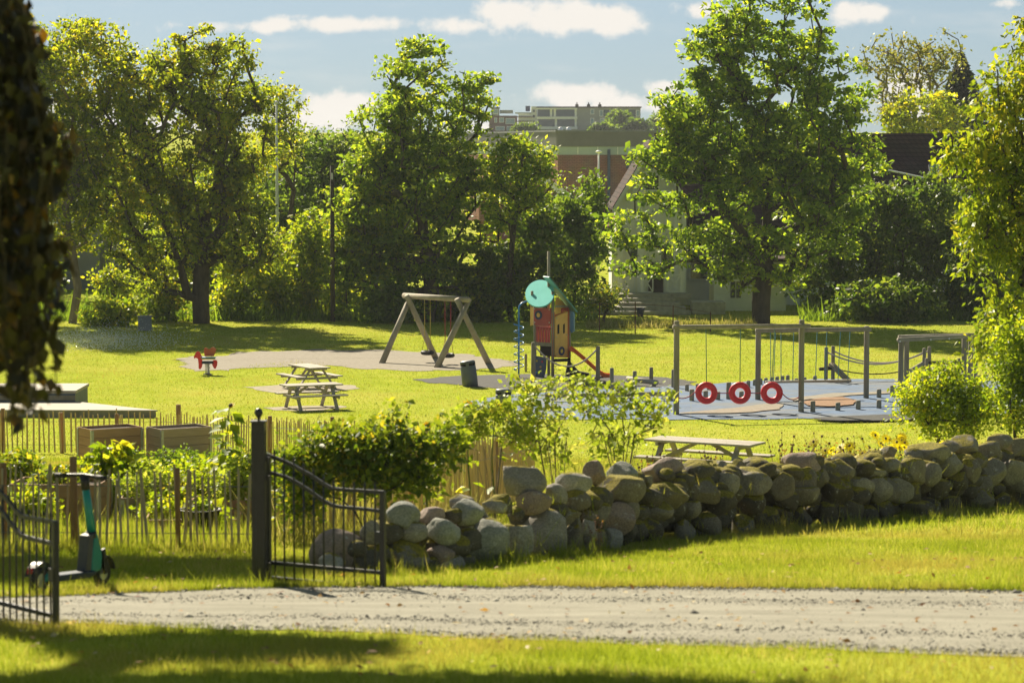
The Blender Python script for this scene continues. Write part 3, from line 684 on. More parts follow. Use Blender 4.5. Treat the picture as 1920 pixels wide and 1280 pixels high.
# --- middle: rose bush and the airy light shrubs
shrub('rose_bush', 'dense dark green rose bush between the gate and the reed fence', base_under(690, 31.2), 31.2,
      [(690, 860, 110, 55), (625, 865, 55, 45), (770, 850, 65, 60), (700, 905, 70, 34), (738, 785, 16, 22), (768, 780, 10, 24), (825, 845, 34, 30), (590, 920, 45, 50), (700, 825, 54, 24), (560, 865, 36, 26), (545, 880, 30, 36), (780, 895, 40, 30), (840, 815, 34, 22), (862, 795, 22, 12), (850, 850, 24, 24), (610, 825, 30, 16), (540, 930, 24, 40), (650, 815, 20, 16)], 190, 8200, .085, M_BUSHL, 43, r0=.022, spread=.14, step=.15, rt=.003, nst=12, shell=.25)
for i, (bx, dd, bl, nt_, nl) in enumerate([
        (1165, 34.5, [(1190, 770, 60, 36), (1110, 760, 50, 40), (1160, 735, 60, 22), (1240, 750, 28, 20), (1090, 720, 40, 20), (1150, 830, 60, 30), (1235, 790, 30, 20)], 95, 1350),
        (1045, 34, [(1030, 760, 60, 50), (985, 735, 50, 40), (1060, 710, 40, 22), (960, 790, 40, 40), (1000, 820, 50, 40), (1040, 850, 50, 30)], 110, 1700),
        (920, 33.5, [(885, 790, 40, 32), (935, 775, 50, 30), (850, 820, 24, 30), (975, 800, 36, 30)], 80, 1500)]):
    shrub('airy_shrub', ['sparse pale shrub with long bare stems in front of the third picnic table', 'sparse pale shrub in front of the play tower', 'leafier pale shrub at the end of the reed fence'][i], base_under(bx, dd), dd, bl, nt_, nl, .075, M_PALEL, 44 + i, r0=.012, spread=.10, nst=12, step=.2, rt=.003, reach=.62, shell=0., up=.7, bark=M_BARKL)
# --- left edge: copper beech that hangs into the picture, and the maple whose shade falls on the gate
def beech():
    rg = np.random.default_rng(50); d0 = 14.0
    b = Vector((-6.2, 15.0, gz(15.0))); t = thing('copper_beech', 'dark weeping copper beech hanging in from the left edge', 'tree', b)
    prof = [(0, 30), (60, 45), (100, 60), (200, 108), (300, 125), (400, 112), (500, 126), (600, 134), (700, 140), (760, 118), (800, 66), (850, 34)]
    tips, trs = [], []
    for i in range(110):
        px_ = rg.uniform(-260, 125); ok = [y for y, xm in prof if px_ < xm]
        yb = max(ok) - abs(rg.normal(0, 110)) if ok else 100
        if px_ < 0: yb = rg.uniform(500, 900)
        if px_ > 40: yb = min(yb, 770 + rg.uniform(-40, 30))
        ya = (rg.uniform(-300, 120) if px_ < 90 else rg.uniform(150, 330)); dd = d0 + rg.normal(0, .35)
        n = max(2, int((yb - ya) / 60)); line = []
        for q in range(n + 1):
            yq = ya + (yb - ya) * q / n
            xq = px_ + 10 * math.sin(q * 1.3 + i) + rg.normal(0, 5)
            xm = float(interp([(p[0], p[1]) for p in prof], yq)) + 20 * math.sin(yq / 37) + 12 * math.sin(yq / 14 + 1) + 2
            line.append(at(min(xq, xm - 12) if px_ > 0 else xq, yq, dd) - b)
        tips.append([np.array(q) for q in line])
    mb = MB(); 
    H = [(0, 0, -.1), (.1, 0, 1.2), (.2, -.1, 2.4), (.9, -.3, 3.9), (2.0, -.7, 4.9), (3.3, -1.0, 5.2)]
    mb.tube(H, [.38, .33, .28, .2, .12, .06], 10); mb.tube([(.2, -.1, 2.4), (-.4, .5, 4.2), (-.8, .9, 6.0)], [.26, .18, .08], 8)
    mb.tube([(.9, -.3, 3.9), (2.2, -1.0, 4.3), (3.4, -1.1, 4.2)], [.15, .08, .03], 7)
    for ln in tips:
        mb.tube([Vector(ln[0]) + Vector((-.25, .05, .35))] + [Vector(q) for q in ln], [.012] + [.006] * (len(ln) - 1) + [.003], 5, cap=False)
    mb.build('trunk', M_BARK, t, True)
    seg = np.concatenate([np.linspace(a, c, 7)[:-1] for ln in tips for a, c in zip(ln[:-1], ln[1:])]); n = 7000
    i = rg.integers(0, len(seg), n); C = seg[i] + rg.normal(size=(n, 3)) * (.045, .06, .05)
    wx = C + np.array(b); s = F / wx[:, 1]; pxx = CX + wx[:, 0] * s; pyy = YH - (wx[:, 2] - CZ) * s
    k = (pxx < np.interp(pyy, *zip(*prof)) + 22 * np.sin(pyy / 37) + 12 * np.sin(pyy / 14 + 1) + 8 + rg.normal(0, 8, n)) & (pyy < 860); C = C[k]; n = len(C)
    A = rg.normal(size=(n, 3)) * .55; A[:, 2] -= 1.0
    leaves('crown', C, A, rg.normal(size=(n, 3)), rg.uniform(.06, .125, n), rg.uniform(.045, .08, n), M_BEECH, t)
beech()
b = Vector((-9.6, 31.0, gz(31)))
def shade_maple():
    rg = np.random.default_rng(51); t = thing('maple_tree', 'maple just outside the left edge whose shade falls on the near grass', 'tree', b)
    zb = b.z; els = [((-6.2, 26.6, zb + 9.3), (2.9, .8, .4)), ((-9.3, 38.6, zb + 9.2), (2.8, 1.3, 1.2)), ((-8.0, 26.8, zb + 10.0), (2.2, .8, .5)), ((-4.4, 26.0, zb + 9.0), (2.2, .7, .4)), ((-6.3, 28.6, zb + 8.4), (.9, .4, .3))]
    att = []
    for c, r in els:
        v = rg.normal(size=(110, 3)); v /= np.linalg.norm(v, axis=1, keepdims=True); v *= rg.uniform(.3, 1, (110, 1)) ** .4; att.append(v * r + c)
    att = np.concatenate(att)[:, :] - np.array(b)
    arr, par, w = skeleton([([(0, 0, -.1), (.1, 0, 2.0), (.2, 0, 4.0), (.4, -.2, 6.0), (.6, -.4, 7.6)], None)], att, .5)
    limbs('trunk', arr, par, w, .32, .008, M_BARK, t); crown('crown', att, 60000, .30, .17, .75, M_DARKL, t, rg)
shade_maple()
# ------------------------------------------------------------------ playground
M_WOOD = mat('weathered_wood', (0.33, 0.29, 0.21), (0.20, 0.175, 0.125), scale=5, rough=.85, bump=.5, stretch=(1, 1, .18), detail=8)
M_LOG = mat('weathered_log', (0.36, 0.32, 0.24), (0.21, 0.19, 0.14), scale=6, rough=.85, bump=.5, stretch=(.3, .3, .3), detail=8)
M_PLANK = mat('grey_plank', (0.42, 0.385, 0.31), (0.27, 0.24, 0.185), scale=4, rough=.8, bump=.4, stretch=(.18, 1.5, 1.5), detail=8)
M_ROPEW = mat('pale_rope', (0.52, 0.44, 0.40), (0.40, 0.33, 0.30), scale=40, rough=.9)
M_ROPEB = mat('blue_rope', (0.10, 0.30, 0.34), (0.07, 0.22, 0.26), scale=30, rough=.7)
M_ROPEG = mat('green_rope', (0.10, 0.24, 0.17), (0.07, 0.17, 0.12), scale=30, rough=.7)
M_ROPEY = mat('yellow_rope', (0.50, 0.40, 0.07), (0.38, 0.30, 0.06), scale=30, rough=.8)
M_ROPER = mat('red_rope', (0.42, 0.05, 0.07), (0.3, 0.035, 0.05), scale=30, rough=.8)
M_TYRE = mat('black_rubber', (0.022, 0.022, 0.022), (0.012, 0.012, 0.012), scale=15, rough=.6, bump=.2)
M_REDT = mat('red_rubber', (0.75, 0.03, 0.05), (0.62, 0.024, 0.042), scale=6, rough=.45, bump=.1)
M_STEEL = mat('galvanised_steel', (0.45, 0.46, 0.47), (0.33, 0.34, 0.35), scale=12, rough=.4, metal=.8)
M_TURQ = mat('turquoise_panel', (0.20, 0.58, 0.53), (0.17, 0.52, 0.47), scale=3, rough=.85, spec=.05)
M_GREENP = mat('green_panel', (0.10, 0.30, 0.25), (0.07, 0.22, 0.19), scale=3, rough=.5)
M_REDP = mat('faded_red_panel', (0.44, 0.075, 0.08), (0.34, 0.06, 0.065), scale=3, rough=.5)
M_ORANGEP = mat('orange_red_panel', (0.48, 0.13, 0.05), (0.38, 0.09, 0.04), scale=3, rough=.5)
M_YELP = mat('yellow_panel', (0.78, 0.46, 0.12), (0.64, 0.37, 0.10), scale=3, rough=.5)
M_YELB = mat('bright_yellow_panel', (0.75, 0.55, 0.06), (0.6, 0.43, 0.05), scale=3, rough=.5)
M_BLUEP = mat('blue_panel', (0.10, 0.24, 0.42), (0.07, 0.17, 0.32), scale=3, rough=.5)
M_NAVY = mat('navy_panel', (0.035, 0.05, 0.14), (0.025, 0.035, 0.10), scale=3, rough=.5)
M_SLATE = mat('slate_blue_panel', (0.10, 0.13, 0.19), (0.07, 0.09, 0.13), scale=3, rough=.55)
M_BLUEM = mat('blue_paint', (0.04, 0.24, 0.55), (0.035, 0.19, 0.45), scale=4, rough=.35)
M_SLIDE = mat('orange_slide', (0.85, 0.17, 0.04), (0.70, 0.13, 0.03), scale=2, rough=.35)
M_HOLE = mat('dark_gap', (0.01, 0.01, 0.012), rough=.9)
M_BIN = mat('grey_bin', (0.12, 0.135, 0.155), (0.085, 0.097, 0.115), scale=3, rough=.45, vary=.1)
def post_px(px, yb, yt):
    b = gp(px, yb); return b, (yb - yt) / sc(b.y)
def log_post(name_parent, base, h, r, m=None, rel=None, name='post', n=12):
    p = Vector(base) - (rel or Vector()); mb = MB()
    mb.lathe([(r, -.05), (r * 1.02, h * .5), (r * .98, h - r * .35), (r * .7, h)], p, n=n)
    return mb.build(name, m or M_WOOD, name_parent, True)
# --- log swing frame and two tyre swings
def swing():
    feet = [gp(714, 681), gp(819, 671), gp(817, 689), gp(919, 682)]
    o = (feet[0] + feet[3]) / 2; o.z = gz(o.y)
    t = thing('swing_frame', 'rustic log swing frame with crossed legs on the gravel strip', 'swing frame', o)
    mA, mB = (feet[0] + feet[1]) / 2, (feet[2] + feet[3]) / 2; ax = (mB - mA).normalized()
    H = 2.42; L = [mA + Vector((0, 0, H)) - ax * .18, mB + Vector((0, 0, H)) + ax * .18]
    mb = MB(); mb.tube([L[0] - ax * .12 - o, L[1] + ax * .12 - o], .105, 14); mb.build('beam', M_LOG, t, True)
    for f, mid, g in ((feet[0], mA, -1), (feet[1], mA, 1), (feet[2], mB, -1), (feet[3], mB, 1)):
        side = (f - mid); side.z = 0; top = mid + Vector((0, 0, H + .02)) - side.normalized() * .22 + ax * (.09 * g) * (1 if mid is mA else -1)
        mb = MB(); mb.tube([f - Vector((0, 0, .1)) - o, top - o], [.115, .10], 14); mb.build('leg', M_LOG, t, True)
    def seat(u, px_rope, col, yb, lab, tw):
        c = L[0].lerp(L[1], u); s = sc(c.y); zs = CZ + (YH - yb) / s
        q = thing('tyre_swing', lab, 'swing', (c.x, c.y, gz(c.y)), group='tyre swings on the log frame')
        mb = MB(); z = zs - gz(c.y); mb.torus((0, 0, z), (.02, -.06, 1), .18, .075, 24, 10, 1.0); mb.build('tyre', M_TYRE, q, True)
        for k in (-1, 1):
            a = ax * (.17 * k); mb = MB()
            mb.tube([Vector((0, 0, c.z - gz(c.y) - .1)) + a, Vector((tw * .3, 0, z + .62)) + a * .93], .014, 6); mb.build('rope', col, q, True)
            for w in (-1, 1):
                mb = MB(); pn = Vector((-ax.y, ax.x, 0)) * (.14 * w)
                mb.tube([Vector((tw * .3, 0, z + .62)) + a * .93, Vector((0, 0, z + .05)) + a * .9 + pn], .010, 6); mb.build('rope', col, q, True)
    seat(.36, 0, M_ROPEY, 661, 'black tyre swing hung on yellow ropes', .02)
    seat(.70, 0, M_ROPER, 666, 'black tyre swing hung on red ropes', 0)
swing()
# --- litter bins
def litter_bin(px, yb, yt, w, label, lean, loc=None):
    b, h = post_px(px, yb, yt); s = sc(b.y); r = w / 2 / s
    t = thing('litter_bin', label, 'bin', b, group='grey litter bins on the lawn')
    mb = MB(); mb.lathe([(r * .98, 0), (r * 1.0, h * .3), (r * .97, h * .78), (r * .93, h * .80), (r * .6, h * .80)], n=24); o = mb.build('body', M_BIN, t, True)
    mb = MB(); mb.lathe([(r * .90, h * .80), (r * .90, h * .90)], n=24); mb.build('opening', M_HOLE, t, True)
    mb = MB(); mb.lathe([(r * .95, h * .90), (r * .98, h * .93), (r * .88, h * .985), (r * .55, h), (r * .01, h)], n=24); mb.build('lid', M_BIN, t, True)
    for k in range(3):
        a = k * 2.09 + .5; mb = MB(); mb.box((math.cos(a) * r * .92, math.sin(a) * r * .92, h * .85), (.04, .10, h * .12), a); mb.build('strut', M_BIN, t)
    t.rotation_euler = (0, lean, 0); return t
litter_bin(882, 724, 675, 30, 'leaning grey litter bin between the swing frame and the play tower', R(-7))
litter_bin(944, 783, 728, 31, 'upright grey litter bin behind the sunflowers', 0)
# --- picnic tables
def picnic_table(label, loc, rz, L=1.8, group='wooden picnic tables on the lawn'):
    t = thing('picnic_table', label, 'picnic table', loc, rz, group)
    mb = MB()
    for i in range(5): mb.box((0, -.30 + .15 * i, .735), (L, .138, .042))
    mb.build('tabletop', M_PLANK, t, bevel=.006)
    for sgn in (-1, 1):
        mb = MB()
        for i in range(2): mb.box((0, sgn * (.60 + .145 * i), .445), (L, .135, .042))
        mb.build('seat', M_PLANK, t, bevel=.006)
    xa = L / 2 - .32
    for x in (-xa, xa):
        for sgn in (-1, 1):
            mb = MB(); mb.bar((x, sgn * .70, .0), (x, sgn * .20, .69), .045, .10, up=(1, 0, 0)); mb.build('leg', M_PLANK, t)
        mb = MB(); mb.box((x + (.05 if x > 0 else -.05), 0, .385), (.045, 1.48, .075)); mb.build('seat_beam', M_PLANK, t)
        mb = MB(); mb.box((x + (.05 if x > 0 else -.05), 0, .677), (.045, .72, .07)); mb.build('top_beam', M_PLANK, t)
        mb = MB(); mb.bar((x, 0, .40), (x * .2, 0, .70), .04, .07); mb.build('brace', M_PLANK, t)
    return t
picnic_table('weathered picnic table nearest the garden fence, seen along its side', gp(584, 766), R(24))
picnic_table('weathered picnic table set end-on just behind another picnic table', gp(580, 728), R(-62))
b = at(1322, 600, 51); b.z = gz(51)
picnic_table('long picnic table standing alone beyond the stone wall', b, R(-30), 2.25)
# --- springer
def springer():
    b = gp(389, 702); s = sc(b.y); X = lambda px: (px - 389) / s; Z = lambda y: (702 - y) / s
    t = thing('spring_rider', 'red and orange horse spring rider on the grass', 'spring rider', b)
    mb = MB(); pts = []
    for i in range(90):
        a = i * .62; pts.append((.085 * math.cos(a), .085 * math.sin(a), .03 + .35 * i / 89))
    mb.tube(pts, .013, 6); mb.build('spring', M_STEEL, t, True)
    mb = MB(); mb.lathe([(.15, 0), (.15, .025), (.02, .03)], n=16); mb.build('base_plate', M_HOLE, t)
    def pan(name, px_pts, dy, m, th=.03):
        mb = MB(); mb.prism([(X(p), dy, Z(y)) for p, y in px_pts], (0, th, 0)); return mb.build(name, m, t)
    pan('horse_head', [(364, 668), (366, 664), (369, 659), (372, 657.5), (376, 660), (379, 667), (380, 674), (381, 680), (379, 688), (376, 692), (373, 690), (373, 682), (372, 672), (368, 670), (365, 671.5)], -.10, M_REDT)
    pan('horse_tail', [(398, 678), (401, 674.5), (406, 674), (408.5, 677), (408, 684), (405, 690.5), (402, 690), (399, 684)], -.10, M_REDT)
    pan('backrest', [(383, 668), (381.5, 658), (383, 652), (387, 652), (391, 655.5), (396, 651.5), (401, 651), (405, 655), (403, 662), (400, 668)], .14, M_ORANGEP)
    mb = MB(); mb.box((X(391), .02, Z(670)), (.5, .30, .03)); mb.build('seat', M_BLUEP, t)
    mb = MB(); mb.box((X(391), .02, Z(672.5)), (.46, .26, .025)); mb.build('seat_plate', M_YELB, t)
    mb = MB(); mb.box((X(390), 0, Z(679)), (.42, .2, .09)); mb.build('body', M_NAVY, t)
    for k in (-1, 1):
        mb = MB(); mb.tube([(X(378), -.085 + k * .09, Z(667)), (X(378), -.085 + k * .2, Z(667))], .014, 6); mb.build('handle', M_STEEL, t)
springer()
# --- play tower
def tower():
    b = gp(1036, 707); s = sc(b.y); X = lambda px: (px - 1036) / s; Z = lambda y: (707 - y) / s
    t = thing('play_tower', 'colourful wooden play tower with a turquoise disc and slanted green roof', 'play tower', b)
    def panel(name, pts, A, B, m, th=.04, off=0.0, par=None):
        """Upright panel drawn in px, standing on the line A-B (px, depth)."""
        (pa, da), (pb, db) = A, B; n = Vector((X(pb) - X(pa), db - da, 0)).normalized(); nn = Vector((n.y, -n.x, 0))
        v = [Vector((X(p), da + (db - da) * (p - pa) / (pb - pa), Z(y))) + nn * off for p, y in pts]
        mb = MB(); mb.prism(v, -nn * th); return mb.build(name, m, par or t)
    LA, LB = (1002, .22), (1036, -.30)       # red face, to the left
    RA, RB = (1037, -.30), (1069, .42)       # yellow face, to the right
    # corner posts
    for px, d, yt in ((1003, .24, 560), (1036, -.26, 545), (1068, .44, 570), (1029, .30, 471), (997.5, .1, 545)):
        mb = MB(); yb = 707; h = Z(yt) - Z(yb)
        if px < 1000: mb.tube([(X(px), d, Z(575)), (X(px), d, Z(545))], .05, 10)
        else: mb.tube([(X(px), d, -.05), (X(px), d, h)], .055, 10)
        mb.build('post', M_WOOD, t, True)
    panel('red_panel', [(1002.5, 577), (1034, 576), (1034, 605), (1030, 610), (1006, 610), (1002.5, 606)], LA, LB, M_REDP, off=.06)
    def ring(px, y, A, B, r1, r2, m, off, name):
        (pa, da), (pb, db) = A, B; n = Vector((X(pb) - X(pa), db - da, 0)).normalized(); nn = Vector((n.y, -n.x, 0))
        c = Vector((X(px), da + (db - da) * (px - pa) / (pb - pa), Z(y))) + nn * off
        mb = MB(); mb.lathe([(r1, 0), (r1, .025), (r2, .025), (r2, 0)], c, nn, 20, closed=True) if r2 > 0 else mb.lathe([(r1, 0), (r1, .015)], c, nn, 20)
        return mb.build(name, m, t)
    ring(1012, 590, LA, LB, .16, .08, M_NAVY, .062, 'porthole'); ring(1012, 590, LA, LB, .085, 0, M_YELP, .062, 'porthole_plate')
    for k in range(5): panel('bar', [(1006 + k * 5.3, 613), (1009.3 + k * 5.3, 613), (1009.3 + k * 5.3, 643), (1006 + k * 5.3, 643)], LA, LB, M_REDP, off=.02)
    panel('rail', [(1004, 611), (1034, 611), (1034, 617), (1004, 617)], LA, LB, M_REDP, th=.03, off=-.01)
    panel('floor_edge', [(1002, 641), (1036, 641), (1036, 648), (1002, 648)], LA, LB, M_WOOD, off=.04)
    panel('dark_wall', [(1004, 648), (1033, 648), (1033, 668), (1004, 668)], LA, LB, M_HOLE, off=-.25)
    panel('climbing_wall', [(1005, 667), (1028, 668), (1027, 690), (1022, 712), (1005, 710)], LA, LB, M_SLATE, off=.12)
    for px, y, m in ((1011, 676, M_YELB), (1018, 687, M_YELP), (1010, 698, M_BLUEM), (1021, 677, M_REDT)):
        ring(px, y, LA, LB, .035, 0, m, .125, 'climbing_hold')
    panel('side_panel', [(994, 572), (1001, 572), (1001, 613), (998, 609), (994, 612)], (994, .45), (1002, .25), M_YELP)
    # yellow face
    panel('red_panel', [(1036, 585), (1068, 575), (1069, 672), (1036, 668)], RA, RB, M_ORANGEP, off=0)
    panel('yellow_panel', [(1039, 593), (1044, 590), (1059, 585), (1062.5, 582), (1062.5, 667), (1058, 671), (1043, 669), (1039, 664)], RA, RB, M_YELP, off=.045)
    for a, bb in ((1043, 1046.5), (1054, 1057)):
        panel('slot', [(a, 608), (bb, 606), (bb, 624), (a, 625)], RA, RB, M_HOLE, th=.012, off=.05)
    panel('gable_panel', [(1040, 588), (1043, 557), (1047, 557), (1063, 575), (1063, 583)], RA, RB, M_YELP, off=.012)
    panel('crossbar', [(1039, 571), (1062, 573), (1062, 576.5), (1039, 574.5)], RA, RB, M_PLANK, th=.05, off=.07)
    panel('red_scroll', [(1051, 578), (1063, 576), (1063, 584), (1056, 582), (1051, 585)], RA, RB, M_REDP, off=.06)
    ring(1050.5, 657.5, RA, RB, .155, .075, M_NAVY, .05, 'porthole'); ring(1050.5, 657.5, RA, RB, .08, 0, M_YELB, .05, 'porthole_plate')
    panel('blue_pocket', [(1068.5, 583), (1073, 582), (1076, 590), (1076.5, 622), (1072, 625), (1068.5, 618)], (1068, .40), (1080, .35), M_BLUEP, th=.2)
    panel('floor_edge', [(1037, 671), (1069, 673), (1069, 679), (1037, 677)], RA, RB, M_HOLE, off=.02)
    for px, y in ((1004.5, 579), (1032, 578.5), (1032, 603), (1005, 604)): ring(px, y, LA, LB, .022, 0, M_STEEL, .064, 'bolt')
    for px, y in ((1041, 595), (1061, 586), (1060.5, 666), (1042, 662), (1041, 630), (1061, 628)): ring(px, y, RA, RB, .020, 0, M_STEEL, .048, 'bolt')
    # disc and roof
    mb = MB(); r = 27 / s; nz_ = Vector((-.28, -.42, .86)).normalized(); mb.lathe([(.02, .0), (r, .0), (r, .045), (.02, .045)], (0, 0, 0), (0, 0, 1), 40); ds = mb.build('disc', M_TURQ, t); sl_ = (Vector((0, 1, 0)) - nz_ * nz_.y).normalized(); Mx = Matrix((sl_.cross(nz_) * 1.02, sl_ * 1.95, nz_)).transposed(); ds.matrix_local = Matrix.Translation((X(1012.5), .05, Z(551))) @ Mx.to_4x4()
    A0, B0 = Vector((X(1024), 0, Z(517))), Vector((X(1077.5), .12, Z(583))); e = Vector((.24, -1.15, .02))
    mb = MB(); nrm = (B0 - A0).cross(e).normalized() * .045
    mb.prism([A0 - e * .35, A0 + e * .45, B0 + e * .45, B0 - e * .35], nrm); mb.build('roof_panel', M_GREENP, t)
    # blue coiled climbing pole
    mb = MB(); x0 = X(972.5); d0 = -.15
    mb.tube([(x0, d0, 0), (x0, d0, Z(578)), (X(974), d0 * .7, Z(572)), (X(979), d0 * .3, Z(567)), (X(987), .05, Z(564.5)), (X(1002), .2, Z(563))], .032, 10); mb.build('climbing_pole', M_BLUEM, t, True)
    mb = MB(); pts = []
    for i in range(141):
        a = 2 * math.pi * 6.2 * i / 140 + 2; pts.append((x0 + .17 * math.cos(a), d0 + .17 * math.sin(a), Z(694) + (Z(606) - Z(694)) * i / 140))
    mb.tube(pts, .018, 7); mb.build('coil', M_BLUEM, t, True)
    # slide
    path = [(1068, 655), (1076, 658), (1092, 671), (1110, 687), (1124, 699), (1134, 705), (1148, 706.5)]
    mb = MB(); P = [Vector((X(p), .10 - .35 * i / 6, Z(y))) for i, (p, y) in enumerate(path)]
    for dy in (0, .42):
        mb.prism([p + Vector((0, dy, .10)) for p in P] + [p + Vector((0, dy, -.05)) for p in P[::-1]], (0, .035, 0))
    mb.prism([p + Vector((0, .036, .0)) for p in P] + [p + Vector((0, .036, -.04)) for p in P[::-1]], (0, .383, 0)); mb.build('slide', M_SLIDE, t)
    # dark net ramp under the slide
    mb = MB(); mb.prism([(X(1066), .25, Z(672)), (X(1072), .25, Z(682)), (X(1086), .2, Z(697)), (X(1106), .15, Z(701)), (X(1106), .15, Z(706)), (X(1060), .25, Z(706))], (0, .3, 0)); mb.build('ramp', M_HOLE, t)
    mb = MB()
    for k in range(4): mb.tube([(X(1030 + k * .5), -.22, Z(680 + k * 6)), (X(1044), .0, Z(680 + k * 6))], .012, 6)
    mb.build('ladder', M_STEEL, t)
tower()
# --- rope barrier by the tower
def barrier():
    (a, ha), (c, hc) = post_px(1000, 724, 641), post_px(1121, 722, 648)
    t = thing('rope_barrier', 'sagging pale rope between two thick posts in front of the play tower', 'rope barrier', a)
    log_post(t, a, ha, .075, rel=a); log_post(t, c, hc, .07, rel=a)
    A, B = a + Vector((.05, -.06, ha - .12)), c + Vector((-.05, -.06, hc - .12)); mb = MB()
    mb.tube([A.lerp(B, k / 16) - a - Vector((0, 0, .62 * 4 * (k / 16) * (1 - k / 16))) for k in range(17)], .028, 8); mb.build('rope', M_ROPEW, t, True)
barrier()
def single(name, label, cat, px, yb, yt, r, group=None, m=None):
    b, h = post_px(px, yb, yt); t = MB().lathe([(r, -.06), (r, h - r * .3), (r * .75, h)], n=12).build(name, m or M_WOOD, None, True)
    t.location = b; return tag(t, label, cat, group)
single('wooden_post', 'dark short post between the blue coil and the play tower', 'post', 986, 697, 663, .045)
for px, yb, yt, lab in ((1147, 733, 689, 'waist-high post at the foot of the orange slide'), (1190, 737, 695, 'waist-high post in front of the pale lying log'), (1221, 717, 688, 'waist-high post behind the pale lying log'), (1262.5, 727, 692, 'waist-high post just left of the tall rope frame')):
    single('wooden_post', lab, 'post', px, yb, yt, .065, 'waist-high posts right of the play tower')
def log_lying(label, a, b, r, name='balance_log', legs=(), m=None):
    o = (a + b) / 2; o.z = gz(o.y); t = thing(name, label, 'balance log', o)
    MB().tube([a - o, b - o], r, 12).build('log', m or M_LOG, t, True)
    for q in legs:
        p = a.lerp(b, q); MB().tube([(p.x - o.x, p.y - o.y, -.05), (p.x - o.x, p.y - o.y, p.z - o.z)], r * .8, 10).build('leg', M_WOOD, t, True)
a, c = gp(1176, 722), gp(1232, 726); log_lying('pale log lying low among the waist-high posts', a + Vector((0, 0, .22)), c + Vector((0, 0, .16)), .085, legs=(.1, .9), m=M_PLANK)
a, c = gp(1022, 754), gp(1266, 752); log_lying('long low balance beam along the front left of the blue rubber', a + Vector((0, 0, .2)), c + Vector((0, 0, .24)), .07, name='balance_beam', legs=(.02, .35, .66, .97))
# --- tall rope frame with the tyres
def rope_frame():
    P = [post_px(1268, 778, 600), post_px(1502, 773, 598), post_px(1421, 751, 608), post_px(1624, 748, 610)]
    o = P[0][0]; t = thing('log_climbing_frame', 'tall frame of four log posts carrying two long beams', 'climbing frame', o)
    for b, h in P: log_post(t, b, h, .085, rel=o)
    def beam(A, B, y0, ext, r=.065, off=-.13):
        s = sc(A.y); zA = CZ + (YH - y0[0]) / s; zB = CZ + (YH - y0[1]) / sc(B.y); d = (B - A).normalized()
        p0 = Vector((A.x, A.y + off, zA)) - d * ext[0]; p1 = Vector((B.x, B.y + off, zB)) + d * ext[1]
        MB().tube([p0 - o, p1 - o], r, 12).build('beam', M_WOOD, t, True); return p0, p1
    f0, f1 = beam(P[0][0], P[1][0], (612.5, 610.5), (.12, .25)); g0, g1 = beam(P[2][0], P[3][0], (619, 616.5), (.1, .12))
    return f0, f1, g0, g1
f0, f1, g0, g1 = rope_frame()
def on_line(a, b, px):
    lo, hi = 0.0, 1.0
    for _ in range(40):
        m = (lo + hi) / 2; q = a.lerp(b, m); x = CX + q.x / q.y * F
        if x < px: lo = m
        else: hi = m
    return a.lerp(b, lo)
def red_tyres():
    prev = None; Ls = ['red tyre hanging at the left end of the row of three', 'red tyre hanging in the middle of the row of three', 'red tyre hanging at the right end of the row of three']; cs = []
    for i, (px, rp) in enumerate(((1326, 1324.5), (1389, 1389.5), (1449, 1454))):
        h = on_line(f0, f1, rp); s = sc(h.y); g = gz(h.y); c = Vector(((px - CX) / s, h.y, CZ + (YH - 737) / s))
        t = thing('red_tyre', Ls[i], 'tyre', (c.x, c.y, g), group='red tyres hanging in the rope frame')
        MB().torus((0, 0, c.z - g), (.08 - .05 * i, -1, .06), .238, .095, 36, 14, 1.0).build('tyre', M_REDT, t, True)
        MB().tube([(h.x - c.x, 0, h.z - g), (0, 0, c.z - g + .32)], .013, 6).build('rope', M_ROPEG, t, True); cs.append(c)
    l = [Vector((f0.x + .12, f0.y + .1, cs[0].z - .12)), cs[0] - Vector((.32, 0, -.04))]
    def span(p, q, sag): return [p.lerp(q, k / 8) - Vector((0, 0, sag * 4 * k / 8 * (1 - k / 8))) for k in range(9)]
    r0 = Vector((f1.x - .28, f1.y + .1, cs[2].z - .13)); o = Vector((cs[1].x, cs[1].y, gz(cs[1].y)))
    t = thing('linking_rope', 'thin red rope strung level through the three red tyres', 'rope', o)
    for p, q, sg in ((l[0], l[1], .10), (cs[0] + Vector((.32, 0, 0)), cs[1] - Vector((.32, 0, 0)), .01), (cs[1] + Vector((.32, 0, 0)), cs[2] - Vector((.32, 0, 0)), .01), (cs[2] + Vector((.32, 0, -.02)), r0, .14)):
        MB().tube([v - o for v in span(p, q, sg)], .016, 6).build('rope_length', M_ROPER, t, True)
red_tyres()
def hanging_beam():
    a = on_line(g0, g1, 1452); b = on_line(g0, g1, 1598); s = sc(a.y); g = gz(a.y); o = Vector((a.x, a.y, g))
    t = thing('hanging_beam', 'swaying plank hung on nine thin blue ropes under the rear beam', 'swing beam', o)
    zb = CZ + (YH - 716.5) / s
    MB().bar((a.x - o.x - .25, 0, zb - g), (b.x - o.x, b.y - a.y, zb - g + .01), .13, .075).build('plank', M_PLANK, t, bevel=.01)
    for pt, pb in ((1446, 1447), (1455.5, 1452), (1465.5, 1466.5), (1489.5, 1489), (1508, 1506.5), (1533.5, 1532.5), (1552, 1551), (1577.5, 1576), (1595.5, 1594.5)):
        h = on_line(g0, g1, pt); MB().tube([h - o, ((pb - CX) / s - o.x, h.y - o.y, zb - g)], .013, 6).build('rope', M_ROPEB, t, True)
hanging_beam()
